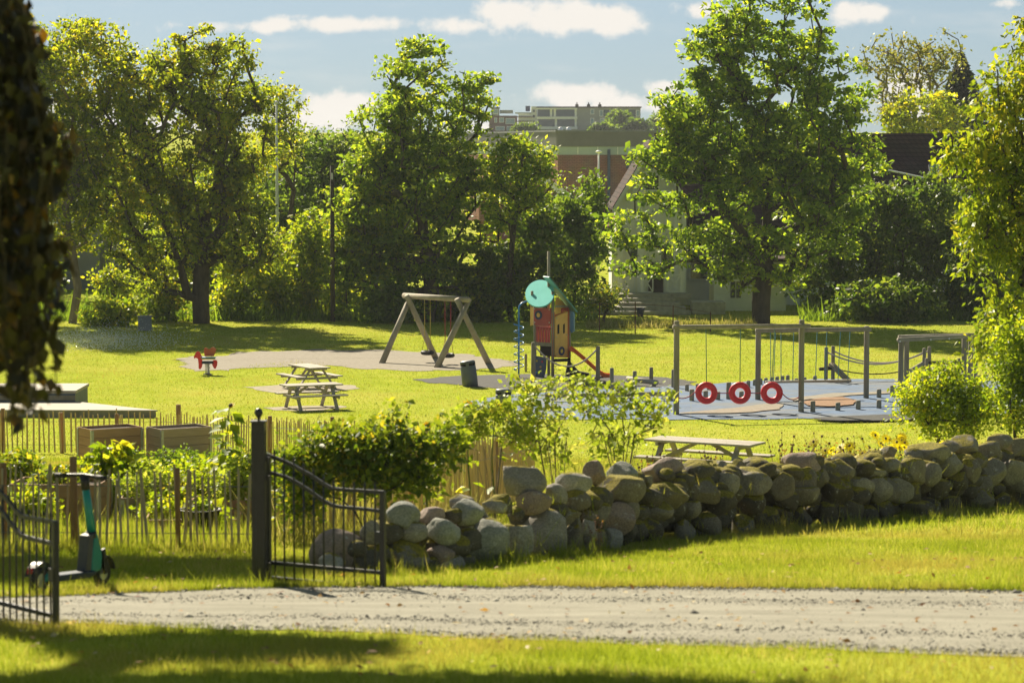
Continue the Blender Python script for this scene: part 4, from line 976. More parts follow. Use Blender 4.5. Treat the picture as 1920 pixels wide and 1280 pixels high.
# --- stepping posts
ST = {'front': [(1502.5, 774, 752), (1524, 774, 751), (1571, 771, 754), (1609, 769, 750), (1648, 767, 749)],
      'middle': [(1297, 753, 729), (1323, 750, 732), (1346, 751, 734), (1366, 750, 716), (1390, 749, 733), (1648, 747, 729), (1673, 744, 722)],
      'rear': [(1288, 734, 720), (1308, 735, 719), (1329, 732, 716), (1403, 727, 713), (1415, 724, 711), (1426, 722, 709), (1436, 719, 708), (1447, 718, 707), (1457, 717, 705.5), (1467, 716, 704), (1477, 715, 703), (1493, 716, 709), (1508.5, 716, 707), (1528, 716, 704)]}
ORD = ['first', 'second', 'third', 'fourth', 'fifth', 'sixth', 'seventh', 'eighth', 'ninth', 'tenth', 'eleventh', 'twelfth', 'thirteenth', 'fourteenth', 'fifteenth', 'sixteenth', 'seventeenth', 'eighteenth', 'nineteenth', 'twentieth']
for row, items in ST.items():
    for i, (px, yb, yt) in enumerate(items):
        lab = {'front': 'short grey stepping post in the front row by the orange mound, %s from the left', 'middle': 'short grey stepping post on the blue rubber around the red tyres, %s from the left', 'rear': 'low grey stepping post along the grass edge of the blue rubber, %s from the left'}[row] % ORD[i]
        single('stepping_post', lab, 'post', px, yb, yt, .065 if row == 'rear' else .075, 'stepping posts of the ' + row + ' row')
# --- rope bridge and log gantry
def rope_bridge():
    P = [post_px(1548.5, 716, 650), post_px(1561.5, 715, 648), post_px(1732.5, 712, 652), post_px(1742, 711, 649)]; o = P[0][0]
    t = thing('rope_bridge', 'rope bridge with two sagging handrail ropes between paired posts', 'rope bridge', o)
    for b, h in P: log_post(t, b, h, .065, rel=o)
    for i, (p, q, dy) in enumerate(((P[0], P[2], -.05), (P[1], P[3], .05))):
        A, B = p[0] + Vector((0, 0, p[1] - .16)), q[0] + Vector((0, 0, q[1] - .14))
        MB().tube([A.lerp(B, k / 16) - o - Vector((0, 0, .42 * 4 * k / 16 * (1 - k / 16))) for k in range(17)], .026, 8).build('handrail_rope', M_ROPEW, t, True)
    A, B = P[0][0] + Vector((0, .1, .55)), P[2][0] + Vector((0, .1, .5))
    MB().tube([A.lerp(B, k / 12) - o - Vector((0, 0, .30 * 4 * k / 12 * (1 - k / 12))) for k in range(13)], .02, 8).build('foot_rope', M_HOLE, t, True)
    for dx in (0, .12):
        MB().tube([P[0][0] + Vector((.12 + dx, .1, .62)) - o, P[0][0] + Vector((.68 + dx, -.1, .06)) - o], .06, 10).build('ramp_log', M_WOOD, t, True)
    MB().tube([P[0][0] + Vector((-.22, 0, .44)) - o, P[1][0] + Vector((.15, 0, .46)) - o], .06, 10).build('cross_log', M_BARK, t, True)
    MB().tube([P[2][0] + Vector((-.5, 0, .3)) - o, P[2][0] + Vector((.05, 0, .62)) - o], .07, 10).build('ramp_log', M_PLANK, t, True)
rope_bridge()
def gantry():
    P = [post_px(1688.5, 740, 632), post_px(1699, 731, 627), post_px(1807, 733, 628), post_px(1819, 729, 626)]; o = P[0][0]
    t = thing('log_gantry', 'log gantry with two parallel beams on four posts half hidden by the rounded bush', 'climbing frame', o)
    for b, h in P: log_post(t, b, h, .085, rel=o)
    for i, j, e in ((0, 2, .15), (1, 3, .3)):
        A = P[i][0] + Vector((0, 0, P[i][1] - .06)); B = P[j][0] + Vector((0, 0, P[j][1] - .02)); d = (B - A).normalized(); n = Vector((0, -.13, 0))
        MB().tube([A - d * e + n - o, B + d * .12 + n - o], .07, 12).build('beam', M_LOG, t, True)
        for u in (-.07 if i else -.03, .45, .74):
            p = A.lerp(B, u); MB().ball(p - o + Vector((0, -.21, -.04)), .03, 6).build('bolt_cap', mat('white_plastic', (.8, .8, .78), rough=.4), t, True)
    MB().tube([P[0][0] + Vector((-.08, -.12, P[0][1] - .1)) - o, P[1][0] + Vector((-.1, .3, P[1][1] - .18)) - o], .06, 10).build('end_log', M_PLANK, t, True)
gantry()
def low_rail():
    P = [post_px(1737, 728, 671), post_px(1770, 726, 673), post_px(1797, 722, 671), post_px(1829, 724, 669)]; o = P[0][0]
    t = thing('low_log_rail', 'low log rail on four short posts inside the log gantry', 'rail', o)
    for b, h in P: log_post(t, b, h, .06, rel=o)
    for a, c in ((P[0], P[1]), (P[1], P[3]), (P[0], P[2])):
        MB().tube([a[0] + Vector((0, 0, a[1] - .14)) - o, c[0] + Vector((0, 0, c[1] - .14)) - o], .05, 10).build('rail', M_BARK, t, True)
low_rail()
single('wooden_post', 'short pale post right of the log gantry', 'post', 1834, 728, 703, .06)
# --- wooden deck at the left
def deck():
    b = gp(296, 783); s = sc(b.y); z = 14.5 / s
    t = thing('wooden_deck', 'low grey plank platform on the lawn at the left', 'platform', b)
    A = Vector((0, 0, 0)); B = Vector((-8.5, .2, 0)); C = at(168, 754.5, 82.2); C = Vector((C.x - b.x, 2.6, 0)); D_ = Vector((-8.5, 2.6, 0))
    MB().prism([A + Vector((0, 0, z - .04)), B + Vector((0, 0, z - .04)), D_ + Vector((0, 0, z - .04)), C + Vector((0, 0, z - .04))], (0, 0, .04)).build('deck_boards', M_PLANK, t)
    i = Vector((.04, .04, 0)); MB().prism([A + Vector((-.06, .04, -.03)), B + Vector((0, .04, -.03)), D_ + Vector((0, -.06, -.03)), C + Vector((-.04, -.06, -.03))], (0, 0, z - .012)).build('frame', M_WOOD, t)
    o2 = b + Vector((-2.85, 2.64, 0)); t2 = thing('wooden_stage', 'higher stacked-timber stage behind the low plank platform', 'platform', o2)
    MB().box((-3.5, 1.2, .22), (7, 2.4, .5)).build('timber_front', M_SLATE, t2); MB().box((-3.5, 1.2, .52), (7.08, 2.5, .09)).build('stage_top', M_PLANK, t2)
    for k in range(2): MB().box((-3.5, -.02, .14 + .2 * k), (7.04, .06, .14)).build('timber', M_WOOD, t2)
deck()
# --- cabinet, poles
b = gp(272, 620); s = sc(b.y)
t = thing('electrical_cabinet', 'grey metal cabinet on the grass left of the forked maple', 'cabinet', b)
MB().box((0, 0, .32), (.55, .35, .62)).build('body', mat('grey_metal', (.20, .215, .25), (.16, .175, .20), scale=2, rough=.5), t, bevel=.01)
MB().box((0, 0, .645), (.59, .40, .03)).build('lid', mat('grey_metal', (.2, .215, .25)), t); MB().box((0, -.185, .33), (.47, .015, .5)).build('door', mat('grey_metal', (.2, .215, .25)), t)
M_WHITEP = mat('white_paint', (0.86, 0.86, 0.84), (0.78, 0.78, 0.76), scale=3, rough=.5)
b = base_under(521, 128.2); h = at(520, 195, 128.2).z - b.z
t = thing('flagpole', 'white flagpole without a flag between the trees', 'flagpole', b)
MB().lathe([(.085, 0), (.075, h * .4), (.04, h)], n=12).build('pole', M_WHITEP, t, True); MB().ball((0, 0, h + .06), .09, 8).build('finial', M_WHITEP, t, True)
b = gp(624, 603); h = at(624, 310, b.y).z - b.z
t = thing('utility_pole', 'bare brown utility pole standing at the lawn edge', 'pole', b)
MB().lathe([(.11, -.1), (.10, h * .5), (.085, h)], n=12).build('pole', M_BARK, t, True); MB().box((.0, -.09, h - .5), (.10, .06, .3)).build('bracket', M_STEEL, t)
b = base_under(1122, 175); h = at(1122, 287, 175).z - b.z
t = thing('lamp_post', 'slim white lamp post in front of the brick hall', 'street lamp', b)
MB().lathe([(.09, 0), (.075, h * .5), (.055, h)], n=12).build('pole', M_WHITEP, t, True); MB().lathe([(.06, 0), (.20, .03), (.22, .10), (.08, .17)], (0, 0, h), n=14).build('lamp_head', M_WHITEP, t, True)
# ------------------------------------------------------------------ buildings
M_CREAM = mat('cream_boards', (0.86, 0.85, 0.78), (0.78, 0.77, 0.70), scale=2, rough=.7)
M_WHITEB = mat('white_boards', (0.82, 0.82, 0.80), (0.74, 0.74, 0.72), scale=2, rough=.7)
M_DOOR = mat('dark_wood_door', (0.05, 0.035, 0.022), (0.03, 0.022, 0.015), scale=5, rough=.6)
M_GLASS = mat('window_glass', (0.05, 0.065, 0.08), (0.035, 0.05, 0.065), scale=2, rough=.08, spec=.8)
M_STEP = mat('stone_step', (0.46, 0.43, 0.36), (0.30, 0.28, 0.23), scale=4, rough=.9, bump=.5)
M_CORR = mat('grey_cladding', (0.24, 0.237, 0.235), (0.205, 0.203, 0.20), scale=1, rough=.6)
M_CONC = mat('beige_render', (0.345, 0.35, 0.345), (0.30, 0.305, 0.30), scale=1.0, rough=.85)
M_PALEG = mat('pale_glass', (0.42, 0.50, 0.48), (0.34, 0.42, 0.42), scale=.25, rough=.25, spec=.6)
M_BLUEG = mat('blue_frame', (0.06, 0.09, 0.17), (0.045, 0.07, 0.13), scale=2, rough=.5)
M_GREYP = mat('grey_panel', (0.25, 0.26, 0.29), (0.2, 0.21, 0.24), scale=1, rough=.6)
def tilemat(name, c1, c2, sx, sy):
    """Roof tiles or bricks as a brick-pattern colour with bump, in object space."""
    m = bpy.data.materials.new(name); m.use_nodes = True; nt = m.node_tree; N, L = nt.nodes.new, nt.links.new; b = nt.nodes['Principled BSDF']
    tc = N('ShaderNodeTexCoord'); br = N('ShaderNodeTexBrick'); br.inputs['Color1'].default_value = (*c1, 1); br.inputs['Color2'].default_value = (*c2, 1)
    br.inputs['Mortar'].default_value = (*[q * .45 for q in c2], 1); br.inputs['Scale'].default_value = 1; br.inputs['Brick Width'].default_value = sx; br.inputs['Row Height'].default_value = sy; br.inputs['Mortar Size'].default_value = min(sx, sy) * .09
    sep = N('ShaderNodeSeparateXYZ'); cb = N('ShaderNodeCombineXYZ'); L(tc.outputs['Object'], sep.inputs[0])
    ad = N('ShaderNodeMath'); ad.operation = 'ADD'; L(sep.outputs[0], ad.inputs[0]); L(sep.outputs[1], ad.inputs[1]); L(ad.outputs[0], cb.inputs[0]); L(sep.outputs[2], cb.inputs[1]); L(cb.outputs[0], br.inputs['Vector'])
    nz = N('ShaderNodeTexNoise'); nz.inputs['Scale'].default_value = .6; nz.inputs['Detail'].default_value = 6; L(tc.outputs['Object'], nz.inputs['Vector'])
    mx = N('ShaderNodeMix'); mx.data_type = 'RGBA'; mx.blend_type = 'MULTIPLY'; mx.inputs['Factor'].default_value = .6; L(br.outputs[0], mx.inputs[6]); L(nz.outputs['Color'], mx.inputs[7])
    hs = N('ShaderNodeHueSaturation'); hs.inputs['Saturation'].default_value = 1; hs.inputs['Value'].default_value = 1.5; L(mx.outputs[2], hs.inputs['Color'])
    L(hs.outputs[0], b.inputs['Base Color']); b.inputs['Roughness'].default_value = .9; b.inputs['Specular IOR Level'].default_value = .1
    bp = N('ShaderNodeBump'); bp.inputs['Strength'].default_value = .6; bp.inputs['Distance'].default_value = .03; L(br.outputs['Fac'], bp.inputs['Height']); bp.invert = True; L(bp.outputs[0], b.inputs['Normal'])
    return m
M_TILED = tilemat('dark_roof_tile', (0.075, 0.05, 0.042), (0.055, 0.038, 0.034), .30, .22)
M_TILER = tilemat('red_roof_tile', (0.22, 0.085, 0.05), (0.16, 0.065, 0.042), .30, .22)
M_BRICK = tilemat('red_brick', (0.30, 0.155, 0.11), (0.25, 0.13, 0.095), .5, .16)
def quadbox(mb, A, B, z0, z1, th):
    """Upright slab on the ground line A-B, thickness th to the far side."""
    A, B = Vector(A), Vector(B); d = (B - A); n = Vector((d.y, -d.x, 0)).normalized() * -th
    return mb.prism([(A.x, A.y, z0), (B.x, B.y, z0), (B.x + n.x, B.y + n.y, z0), (A.x + n.x, A.y + n.y, z0)], (0, 0, z1 - z0))
# --- white house: gabled porch in front of a long tiled house
def white_house():
    d = 130.0; s = sc(d); X = lambda px, dd=d: (px - CX) / sc(dd); Z = lambda y, dd=d: CZ + (YH - y) / sc(dd)
    o = Vector((X(1222), d, 0)); t = thing('white_house', 'white wooden house with a steep gabled porch and long dark tiled roof', 'house', o)
    x0, x1, xm = X(1162) - o.x, X(1284) - o.x, X(1222) - o.x; zf = Z(548); ze = Z(372); zr = Z(268)
    mb = MB(); mb.prism([(x0, 0, zf), (x1, 0, zf), (x1, 0, ze), (xm, 0, zr - .15), (x0, 0, ze)], (0, 7, 0)); w = mb.build('wall', M_CREAM, t)
    mb = MB(); k = x0 + .1
    while k < x1:
        zt = ze + (zr - .2 - ze) * (1 - abs(k - xm) / ((x1 - x0) / 2)); mb.box((k, -.02, (zf + zt) / 2), (.05, .036, zt - zf)); k += .21
    mb.build('cladding_batten', M_WHITEB, t)
    for sg in (-1, 1):
        e = Vector((xm + sg * ((x1 - x0) / 2 + .35), 0, ze - .55)); r = Vector((xm, 0, zr)); n = Vector((0, 0, .10))
        MB().prism([r + Vector((0, -.5, 0)), e + Vector((0, -.5, 0)), e + Vector((0, -.5, .14)), r + Vector((0, -.5, .14))], (0, 7.5, 0)).build('roof', M_TILED, t)
        MB().prism([r + Vector((0, -.56, -.26)), e + Vector((0, -.56, -.26)), e + Vector((0, -.56, .06)), r + Vector((0, -.56, .06))], (0, .055, 0)).build('bargeboard', M_WHITEP, t)
        # porch railings with white X crossing
        a, c = (X(1203) - o.x, X(1222.5) - o.x) if sg < 0 else (X(1251) - o.x, X(1276) - o.x); zb, zt = Z(545), Z(513); mb = MB()
        for q in ((a, zb, c, zb), (a, zt, c, zt), (a, zb, c, zt), (a, zt, c, zb), (a, zb, a, zt + .05), (c, zb, c, zt + .05)):
            mb.bar((q[0], -.9, q[1]), (q[2], -.9, q[3]), .05, .08, up=(0, 1, 0))
        mb.build('porch_railing', M_WHITEP, t)
        MB().box((a if sg < 0 else c, -.9, (zb + Z(440)) / 2), (.14, .14, Z(440) - zb)).build('porch_post', M_WHITEP, t)
        wx = xm + sg * .75; wz = Z(478); f = MB().box((wx, -.03, wz), (.75, .08, 1.15)).build('window', M_WHITEP, t); MB().box((wx, -.075, wz), (.58, .02, .98)).build('pane', M_GLASS, f)
    MB().box((xm + .2, -.04, Z(530)), (.72, .08, 1.95)).build('door', M_DOOR, t)
    f = MB().box((xm, -.03, Z(345)), (.8, .08, 1.0)).build('window', M_WHITEP, t); MB().box((xm, -.075, Z(345)), (.62, .02, .82)).build('pane', M_GLASS, f)
    MB().box((xm + .1, -.62, zf - .1), (x1 - x0 + .3, 1.2, .2)).build('porch_floor', M_STEP, t)
    for px in (1163.5, 1199, 1267, 1282.5):
        q = X(px) - o.x; zt = ze + (zr - .3 - ze) * (1 - abs(q - xm) / ((x1 - x0) / 2)); MB().box((q, -.05, (zf + zt) / 2), (.20, .10, zt - zf)).build('corner_board', M_WHITEP, t)
    MB().box((xm, -.06, ze + .35), (1.9, .10, .16)).build('trim_board', M_WHITEP, t)
    # lean-to roof on the left
    MB().prism([(X(1196) - o.x, .3, Z(378)), (X(1140) - o.x, .3, Z(425)), (X(1140) - o.x, .3, Z(430)), (X(1196) - o.x, .3, Z(384))], (0, 4.5, 0)).build('lean_to_roof', M_TILER, t)
    MB().box(((X(1148) + X(1164)) / 2 - o.x, 2.6, (Z(424) + zf) / 2 - .4), (X(1164) - X(1148), 4.0, Z(424) - zf - .4)).build('lean_to_wall', M_WHITEB, t)
    # long main house behind, ridge along x
    L0, L1 = X(1240, 141) - o.x, X(1828, 141) - o.x; zr2 = Z(256, 141); ye, yr = 5.0, 11.0; ze2 = 3.0
    MB().prism([(L0, ye, 0), (L0, 2 * yr - ye, 0), (L0, 2 * yr - ye, ze2), (L0, yr, zr2 - .1), (L0, ye, ze2)], (L1 - L0, 0, 0)).build('long_wall', M_WHITEB, t)
    for sg in (-1, 1):
        e = Vector((L0 - .4, yr + sg * (yr - ye + .45), ze2 - .3)); r = Vector((L0 - .4, yr, zr2))
        MB().prism([r, e, e + Vector((0, 0, .16)), r + Vector((0, 0, .16))], (L1 - L0 + .8, 0, 0)).build('roof', M_TILED, t)
    q = at(1757, 326, 136.6) - o; sl = math.atan2(zr2 - ze2, yr - ye)
    f = MB().box(q + Vector((0, .10, .14)), (.75, .95, .12), M=Matrix.Rotation(sl, 3, 'X')).build('skylight', M_GREYP, t)
    MB().box(q + Vector((0, .06, .20)), (.58, .78, .06), M=Matrix.Rotation(sl, 3, 'X')).build('pane', mat('sky_glass', (.35, .45, .55), rough=.08, spec=.9), f)
    MB().tube([at(1655, 317, 134.6) - o, at(1757, 339, 134.4) - o], .05, 8).build('gutter', M_WHITEP, t)
    MB().box((X(1262, 141) - o.x, yr, zr2 + .3), (1.0, .8, .9)).build('chimney', M_GREYP, t)
    for px in (1310, 1365, 1460, 1560):
        wx = X(px, 135) - o.x; f = MB().box((wx, ye - .04, 1.9), (1.0, .08, 1.3)).build('window', M_WHITEP, t); MB().box((wx, ye - .09, 1.9), (.8, .02, 1.1)).build('pane', M_GLASS, f)
    # low white wing seen under the chestnut crown
    a, c = gp(1345, 588), gp(1482, 588); a.y = c.y = 129.2
    MB().prism([(a.x - o.x, 0, 0), (c.x - o.x, 0, 0), (c.x - o.x, 0, 2.4), (a.x - o.x, 0, 2.4)], (0, 3.2, 0)).build('side_wing', M_WHITEB, t)
    MB().box(((a.x + c.x) / 2 - o.x, 1.5, 2.5), (c.x - a.x + .5, 4.2, .16)).build('wing_roof', M_TILED, t)
    for px in (1377, 1388):
        MB().box((X(px, 129.2) - o.x, -.03, 1.05), (.22, .06, .8)).build('window', M_GLASS, t)
white_house()
def steps():
    o = Vector(((1216 - CX) / sc(127), 127.0, 0)); t = thing('stone_steps', 'wide weathered stone steps up to the white house', 'steps', o)
    n = 5; zt = CZ + (YH - 549) / sc(129)
    for i in range(n):
        z1 = zt * (n - i) / n; w = 1.6 + 1.35 * i / (n - 1); y = 1.4 - .42 * i
        MB().box((.1, y + .6, z1 / 2), (w * 1.3, 1.2 + .002 * i, z1 - .003 * i)).build('step', M_STEP, t, bevel=.03)
    MB().box((-2.6, .9, .35), (1.5, 1.6, .7)).build('side_wall', M_STEP, t, bevel=.04); MB().box((2.9, .9, .3), (1.6, 1.4, .6)).build('side_wall', M_STEP, t, bevel=.04)
steps()
b = Vector(((1201 - CX) / sc(125.8), 125.7, .0)); 
t = MB().lathe([(.13, 0), (.20, .34), (.21, .40), (.17, .40), (.15, .30)], n=16).build('flower_pot', M_NAVY, None, True); t.location = b; tag(t, 'dark blue pot standing in front of the stone steps', 'pot')
# wire fence with rusty posts before the house
def wire_fence():
    P = [post_px(1124, 622, 566), post_px(1191, 626, 566), post_px(1262, 622, 572), post_px(1332, 622, 584)]; o = P[0][0]
    t = thing('wire_fence', 'thin wire fence on rusty iron posts below the house steps', 'fence', o); m = mat('rusty_iron', (.13, .06, .035), (.07, .035, .025), scale=9, rough=.9)
    for b, h in P: MB().tube([b - o, b - o + Vector((0, 0, h))], .028, 6).build('post', m, t)
    mb = MB()
    for (b, h), (b2, h2) in zip(P[:-1], P[1:]):
        for u in (.95, .6): mb.tube([b - o + Vector((0, 0, h * u)), b2 - o + Vector((0, 0, h2 * u))], .010, 5)
    mb.build('wire', m, t)
wire_fence()
# --- brick hall
def hall():
    d = 260.0; s = sc(d); Z = lambda y: CZ + (YH - y) / s; c = Vector(((1046 - CX) / s, d, 0)); o = c.copy()
    t = thing('brick_hall', 'large red brick hall with a grey clad upper storey and pale window band', 'hall', o)
    e = Vector((17.5, 1.5, 0)); f = Vector((-11.0, 44, 0))
    def slab(name, y0, y1, m, out=0.0):
        n = Vector((0, -out, 0)); n2 = Vector((-out, 0, 0)); P = [n + n2, e + n, e + f + Vector((0, out, 0)), f + n2]
        return MB().prism([p + Vector((0, 0, Z(y0) if y0 else 0)) for p in P], (0, 0, Z(y1) - (Z(y0) if y0 else 0))).build(name, m, t)
    slab('brick_wall', None, 290.5, M_BRICK); slab('window_band', 290.4, 275.2, M_PALEG, -.06); slab('upper_cladding', 275, 247.5, M_CORR, .10); slab('roof', 247.4, 244.5, M_GREYP, .25)
    mb = MB()
    for k in range(13):
        z = Z(275) + (Z(248) - Z(275)) * (k + .5) / 13; mb.bar(Vector((-.15, 0, z)), f + Vector((-.15, 0, z)), .06, .05); mb.bar(Vector((0, -.13, z)), e + Vector((0, -.13, z)), .05, .05)
    mb.build('cladding_rib', M_CORR, t)
    for k in range(1, 9): p = e * (k / 9); MB().box((p.x, p.y + .02, (Z(290) + Z(275.5)) / 2), (.07, .08, Z(276) - Z(290))).build('mullion', M_WHITEP, t)
    for k in range(1, 14): p = f * (k / 14); MB().box((p.x + .02, p.y, (Z(290) + Z(275.5)) / 2), (.08, .07, Z(276) - Z(290))).build('mullion', M_WHITEP, t)
    xx = lambda px: (px - 1046) / s
    MB().box((xx(1141.5), .3, Z(340)), (.28, .3, 6.2)).build('corner_frame', M_BLUEG, t)
    MB().box((xx(1215), .72, Z(309)), (xx(1290) - xx(1143), .3, .75)).build('canopy', M_BLUEG, t)
    for k in range(5):
        px = 1152 + k * 24; MB().box((xx(px), .78 + .03 * k, Z(345)), (.9, .2, 2.9)).build('bay_panel', M_GREYP, t); MB().box((xx(px + 12), .70 + .03 * k, Z(345)), (.16, .2, 2.9)).build('bay_frame', M_BLUEG, t)
    for px in (1052, 1067): MB().ball((xx(px), 3, Z(243)), .28, 6).build('roof_vent', M_WHITEP, t)
hall()
def small_house():
    d = 205.0; s = sc(d); X = lambda px: (px - 1030) / s; Z = lambda y: CZ + (YH - y) / s; o = Vector(((1030 - CX) / s, d, 0))
    t = thing('gabled_house', 'small brick house whose white gable edge slopes down before the hall', 'house', o)
    r = (X(985), Z(305)); e = (X(1084), Z(376)); l = (X(886), Z(376))
    MB().prism([(l[0] + .5, 0, 0), (e[0] - .5, 0, 0), (e[0] - .5, 0, e[1]), (r[0], 0, r[1] - .2), (l[0] + .5, 0, e[1])], (0, 9, 0)).build('wall', M_BRICK, t)
    for q in (e, l):
        MB().prism([(r[0], -.3, r[1] - .05), (q[0], -.3, q[1] - .05), (q[0], -.3, q[1] + .15), (r[0], -.3, r[1] + .15)], (0, 9.6, 0)).build('roof', M_TILER, t)
        MB().prism([(r[0], -.36, r[1] - .55), (q[0], -.36, q[1] - .55), (q[0], -.36, q[1] + .12), (r[0], -.36, r[1] + .12)], (0, .05, 0)).build('bargeboard', M_WHITEP, t)
    for px in (1050, 1012, 955):
        f = MB().box((X(px), -.04, Z(376)), (.8, .08, 1.0)).build('window', M_WHITEP, t); MB().box((X(px), -.09, Z(376)), (.6, .02, .8)).build('pane', M_GLASS, f)
small_house()
# --- flats on the hill
def flats():
    d = 600.0; s = sc(d); X = lambda px: (px - CX) / s; Z = lambda y: CZ + (YH - y) / s; zg = gz(d) - .5
    o = Vector((X(1104), d, gz(d))); t = thing('apartment_block', 'long flat-roofed apartment block with dark glazed balconies on the hill', 'building', o)
    def bx(name, p0, p1, y0, y1, m, dy=0.0, dep=10.0, par=None, tt=None, oo=None):
        oo = oo or o; return MB().box(((X(p0) + X(p1)) / 2 - oo.x, dep / 2 + dy, (Z(y0) + Z(y1)) / 2 - oo.z), (X(p1) - X(p0), dep, abs(Z(y1) - Z(y0)))).build(name, m, par or tt or t)
    MB().box(((X(1008) + X(1200)) / 2 - o.x, 5, (Z(203) + zg) / 2 - o.z), (X(1200) - X(1008), 10, Z(203) - zg)).build('wall', M_CONC, t)
    bx('roof', 1006, 1202, 203, 200.5, mat('dark_roofing', (.07, .055, .06), rough=.8), -.4, 11)
    for y0, y1 in ((219, 206), (238, 224)): bx('glazing', 1008.5, 1081, y0, y1, M_GLASS, -.10, .2)
    for y0, y1 in ((206, 203.2), (224, 219.5), (243, 238)): bx('balcony_slab', 1006, 1082, y0, y1, M_WHITEP, -1.0, 1.2)
    for px, y0, y1 in ((1033, 219, 206), (1040, 219, 206), (1042, 238, 224), (1079, 219, 206), (1079, 238, 224)): bx('white_panel', px - 2, px + 2, y0, y1, M_WHITEP, -.2, .3)
    for px, y0, y1 in ((1110, 215, 205), (1110, 233, 222), (1127, 219, 207), (1128, 233, 222), (1138, 233, 222), (1146, 219, 207), (1170, 219, 207), (1195, 219, 207)):
        f = bx('window', px - 3.5, px + 3.5, y0, y1, M_WHITEP, -.06, .1); bx('pane', px - 2.6, px + 2.6, y0 - 1, y1 + 1, mat('pale_window', (.30, .40, .5), rough=.15, spec=.7), -.10, .06, par=f)
    bx('dark_band', 1124, 1199.6, 219, 206.5, M_SLATE, -.04, .1)
    for px in (1082, 1104, 1125): bx('chimney', px - 3, px + 3, 200.5, 196, M_DOOR, 3, 2); bx('chimney_cap', px - 1, px + 1, 196, 192.5, M_DOOR, 3.5, 1)
    oo = Vector((X(988), d + 2, gz(d + 2))); t2 = thing('stair_tower', 'narrow pale stair tower with a dark tank between the two blocks of flats', 'building', oo)
    def b2(name, p0, p1, y0, y1, m, dy=0.0, dep=8.0): return MB().box(((X(p0) + X(p1)) / 2 - oo.x, dep / 2 + dy, (Z(y0) + Z(y1)) / 2 - oo.z), (X(p1) - X(p0), dep, abs(Z(y1) - Z(y0)))).build(name, m, t2)
    b2('core', 996, 1007, 262, 200, M_WHITEP); b2('low_wing', 972, 996, 262, 214, M_WHITEB); b2('tank', 985.5, 994, 209, 199, M_NAVY, 1, 2); b2('railing', 966, 996, 214, 211, M_STEEL, -.3, .2)
    for y in (219, 227, 235): b2('gallery', 968, 1000, y + 1.6, y, mat('red_brown_paint', (.18, .09, .08), rough=.7), -.6, .6)
    for y in (206, 216, 227): b2('window', 999, 1003, y + 5, y, M_GLASS, -.04, .1)
    o3 = Vector((X(945), d + 4, gz(d + 4))); t3 = thing('apartment_block', 'lower reddish block of flats with large windows behind the round chestnut', 'building', o3)
    def b3(name, p0, p1, y0, y1, m, dy=0.0, dep=9.0, par=None): return MB().box(((X(p0) + X(p1)) / 2 - o3.x, dep / 2 + dy, (Z(y0) + Z(y1)) / 2 - o3.z), (X(p1) - X(p0), dep, abs(Z(y1) - Z(y0)))).build(name, m, par or t3)
    m3 = mat('red_brown_wall', (.16, .09, .085), (.12, .07, .07), scale=.4, rough=.8)
    b3('wall', 917, 970, 265, 217, m3); b3('roof_storey', 921, 936, 217, 203, M_GREYP); b3('roof', 919, 937, 203, 201.5, M_DOOR, -.3, 9.6); b3('roof_railing', 937, 962, 213, 206.5, M_CONC, 1, .3)
    for p0, p1, y0, y1 in ((924, 934, 214, 205), (927, 932, 230, 221), (936, 945, 230, 221), (948, 966, 233, 222), (929, 946, 245, 237), (950, 958, 245, 237)):
        f = b3('window', p0, p1, y0, y1, M_WHITEP, -.06, .1); b3('pane', p0 + .8, p1 - .8, y0 - .8, y1 + .8, mat('pale_window', (.3, .4, .5)), -.10, .06, par=f)
flats()
def beige():
    d = 150.0; s = sc(d); X = lambda px: (px - 150) / s; Z = lambda y: CZ + (YH - y) / s; o = Vector(((150 - CX) / s, d, 0))
    t = thing('beige_building', 'plain beige rendered building glimpsed behind the left trees', 'building', o)
    MB().box((-1.0, 4, Z(425) / 2), (X(226) - X(85), 8, Z(425))).build('wall', M_CONC, t); MB().box((-1.0, 4, Z(425) + .1), (X(226) - X(85) + .6, 8.8, .2)).build('roof', M_GREYP, t)
    MB().box((-1.0, -.04, .45), (X(226) - X(85), .1, .9)).build('plinth', M_GREYP, t)
    o2 = Vector((o.x + X(193), d - .3, Z(540))); u = thing('heat_pump', 'white heat pump unit with a round dark fan on the beige wall', 'heat pump', o2)
    MB().box((0, 0, .35), (.8, .35, .75)).build('casing', M_WHITEP, u, bevel=.02); MB().lathe([(.24, 0), (.24, .02), (.05, .03)], (-.1, -.18, .36), (0, -1, 0), 20).build('fan', M_HOLE, u)
beige()
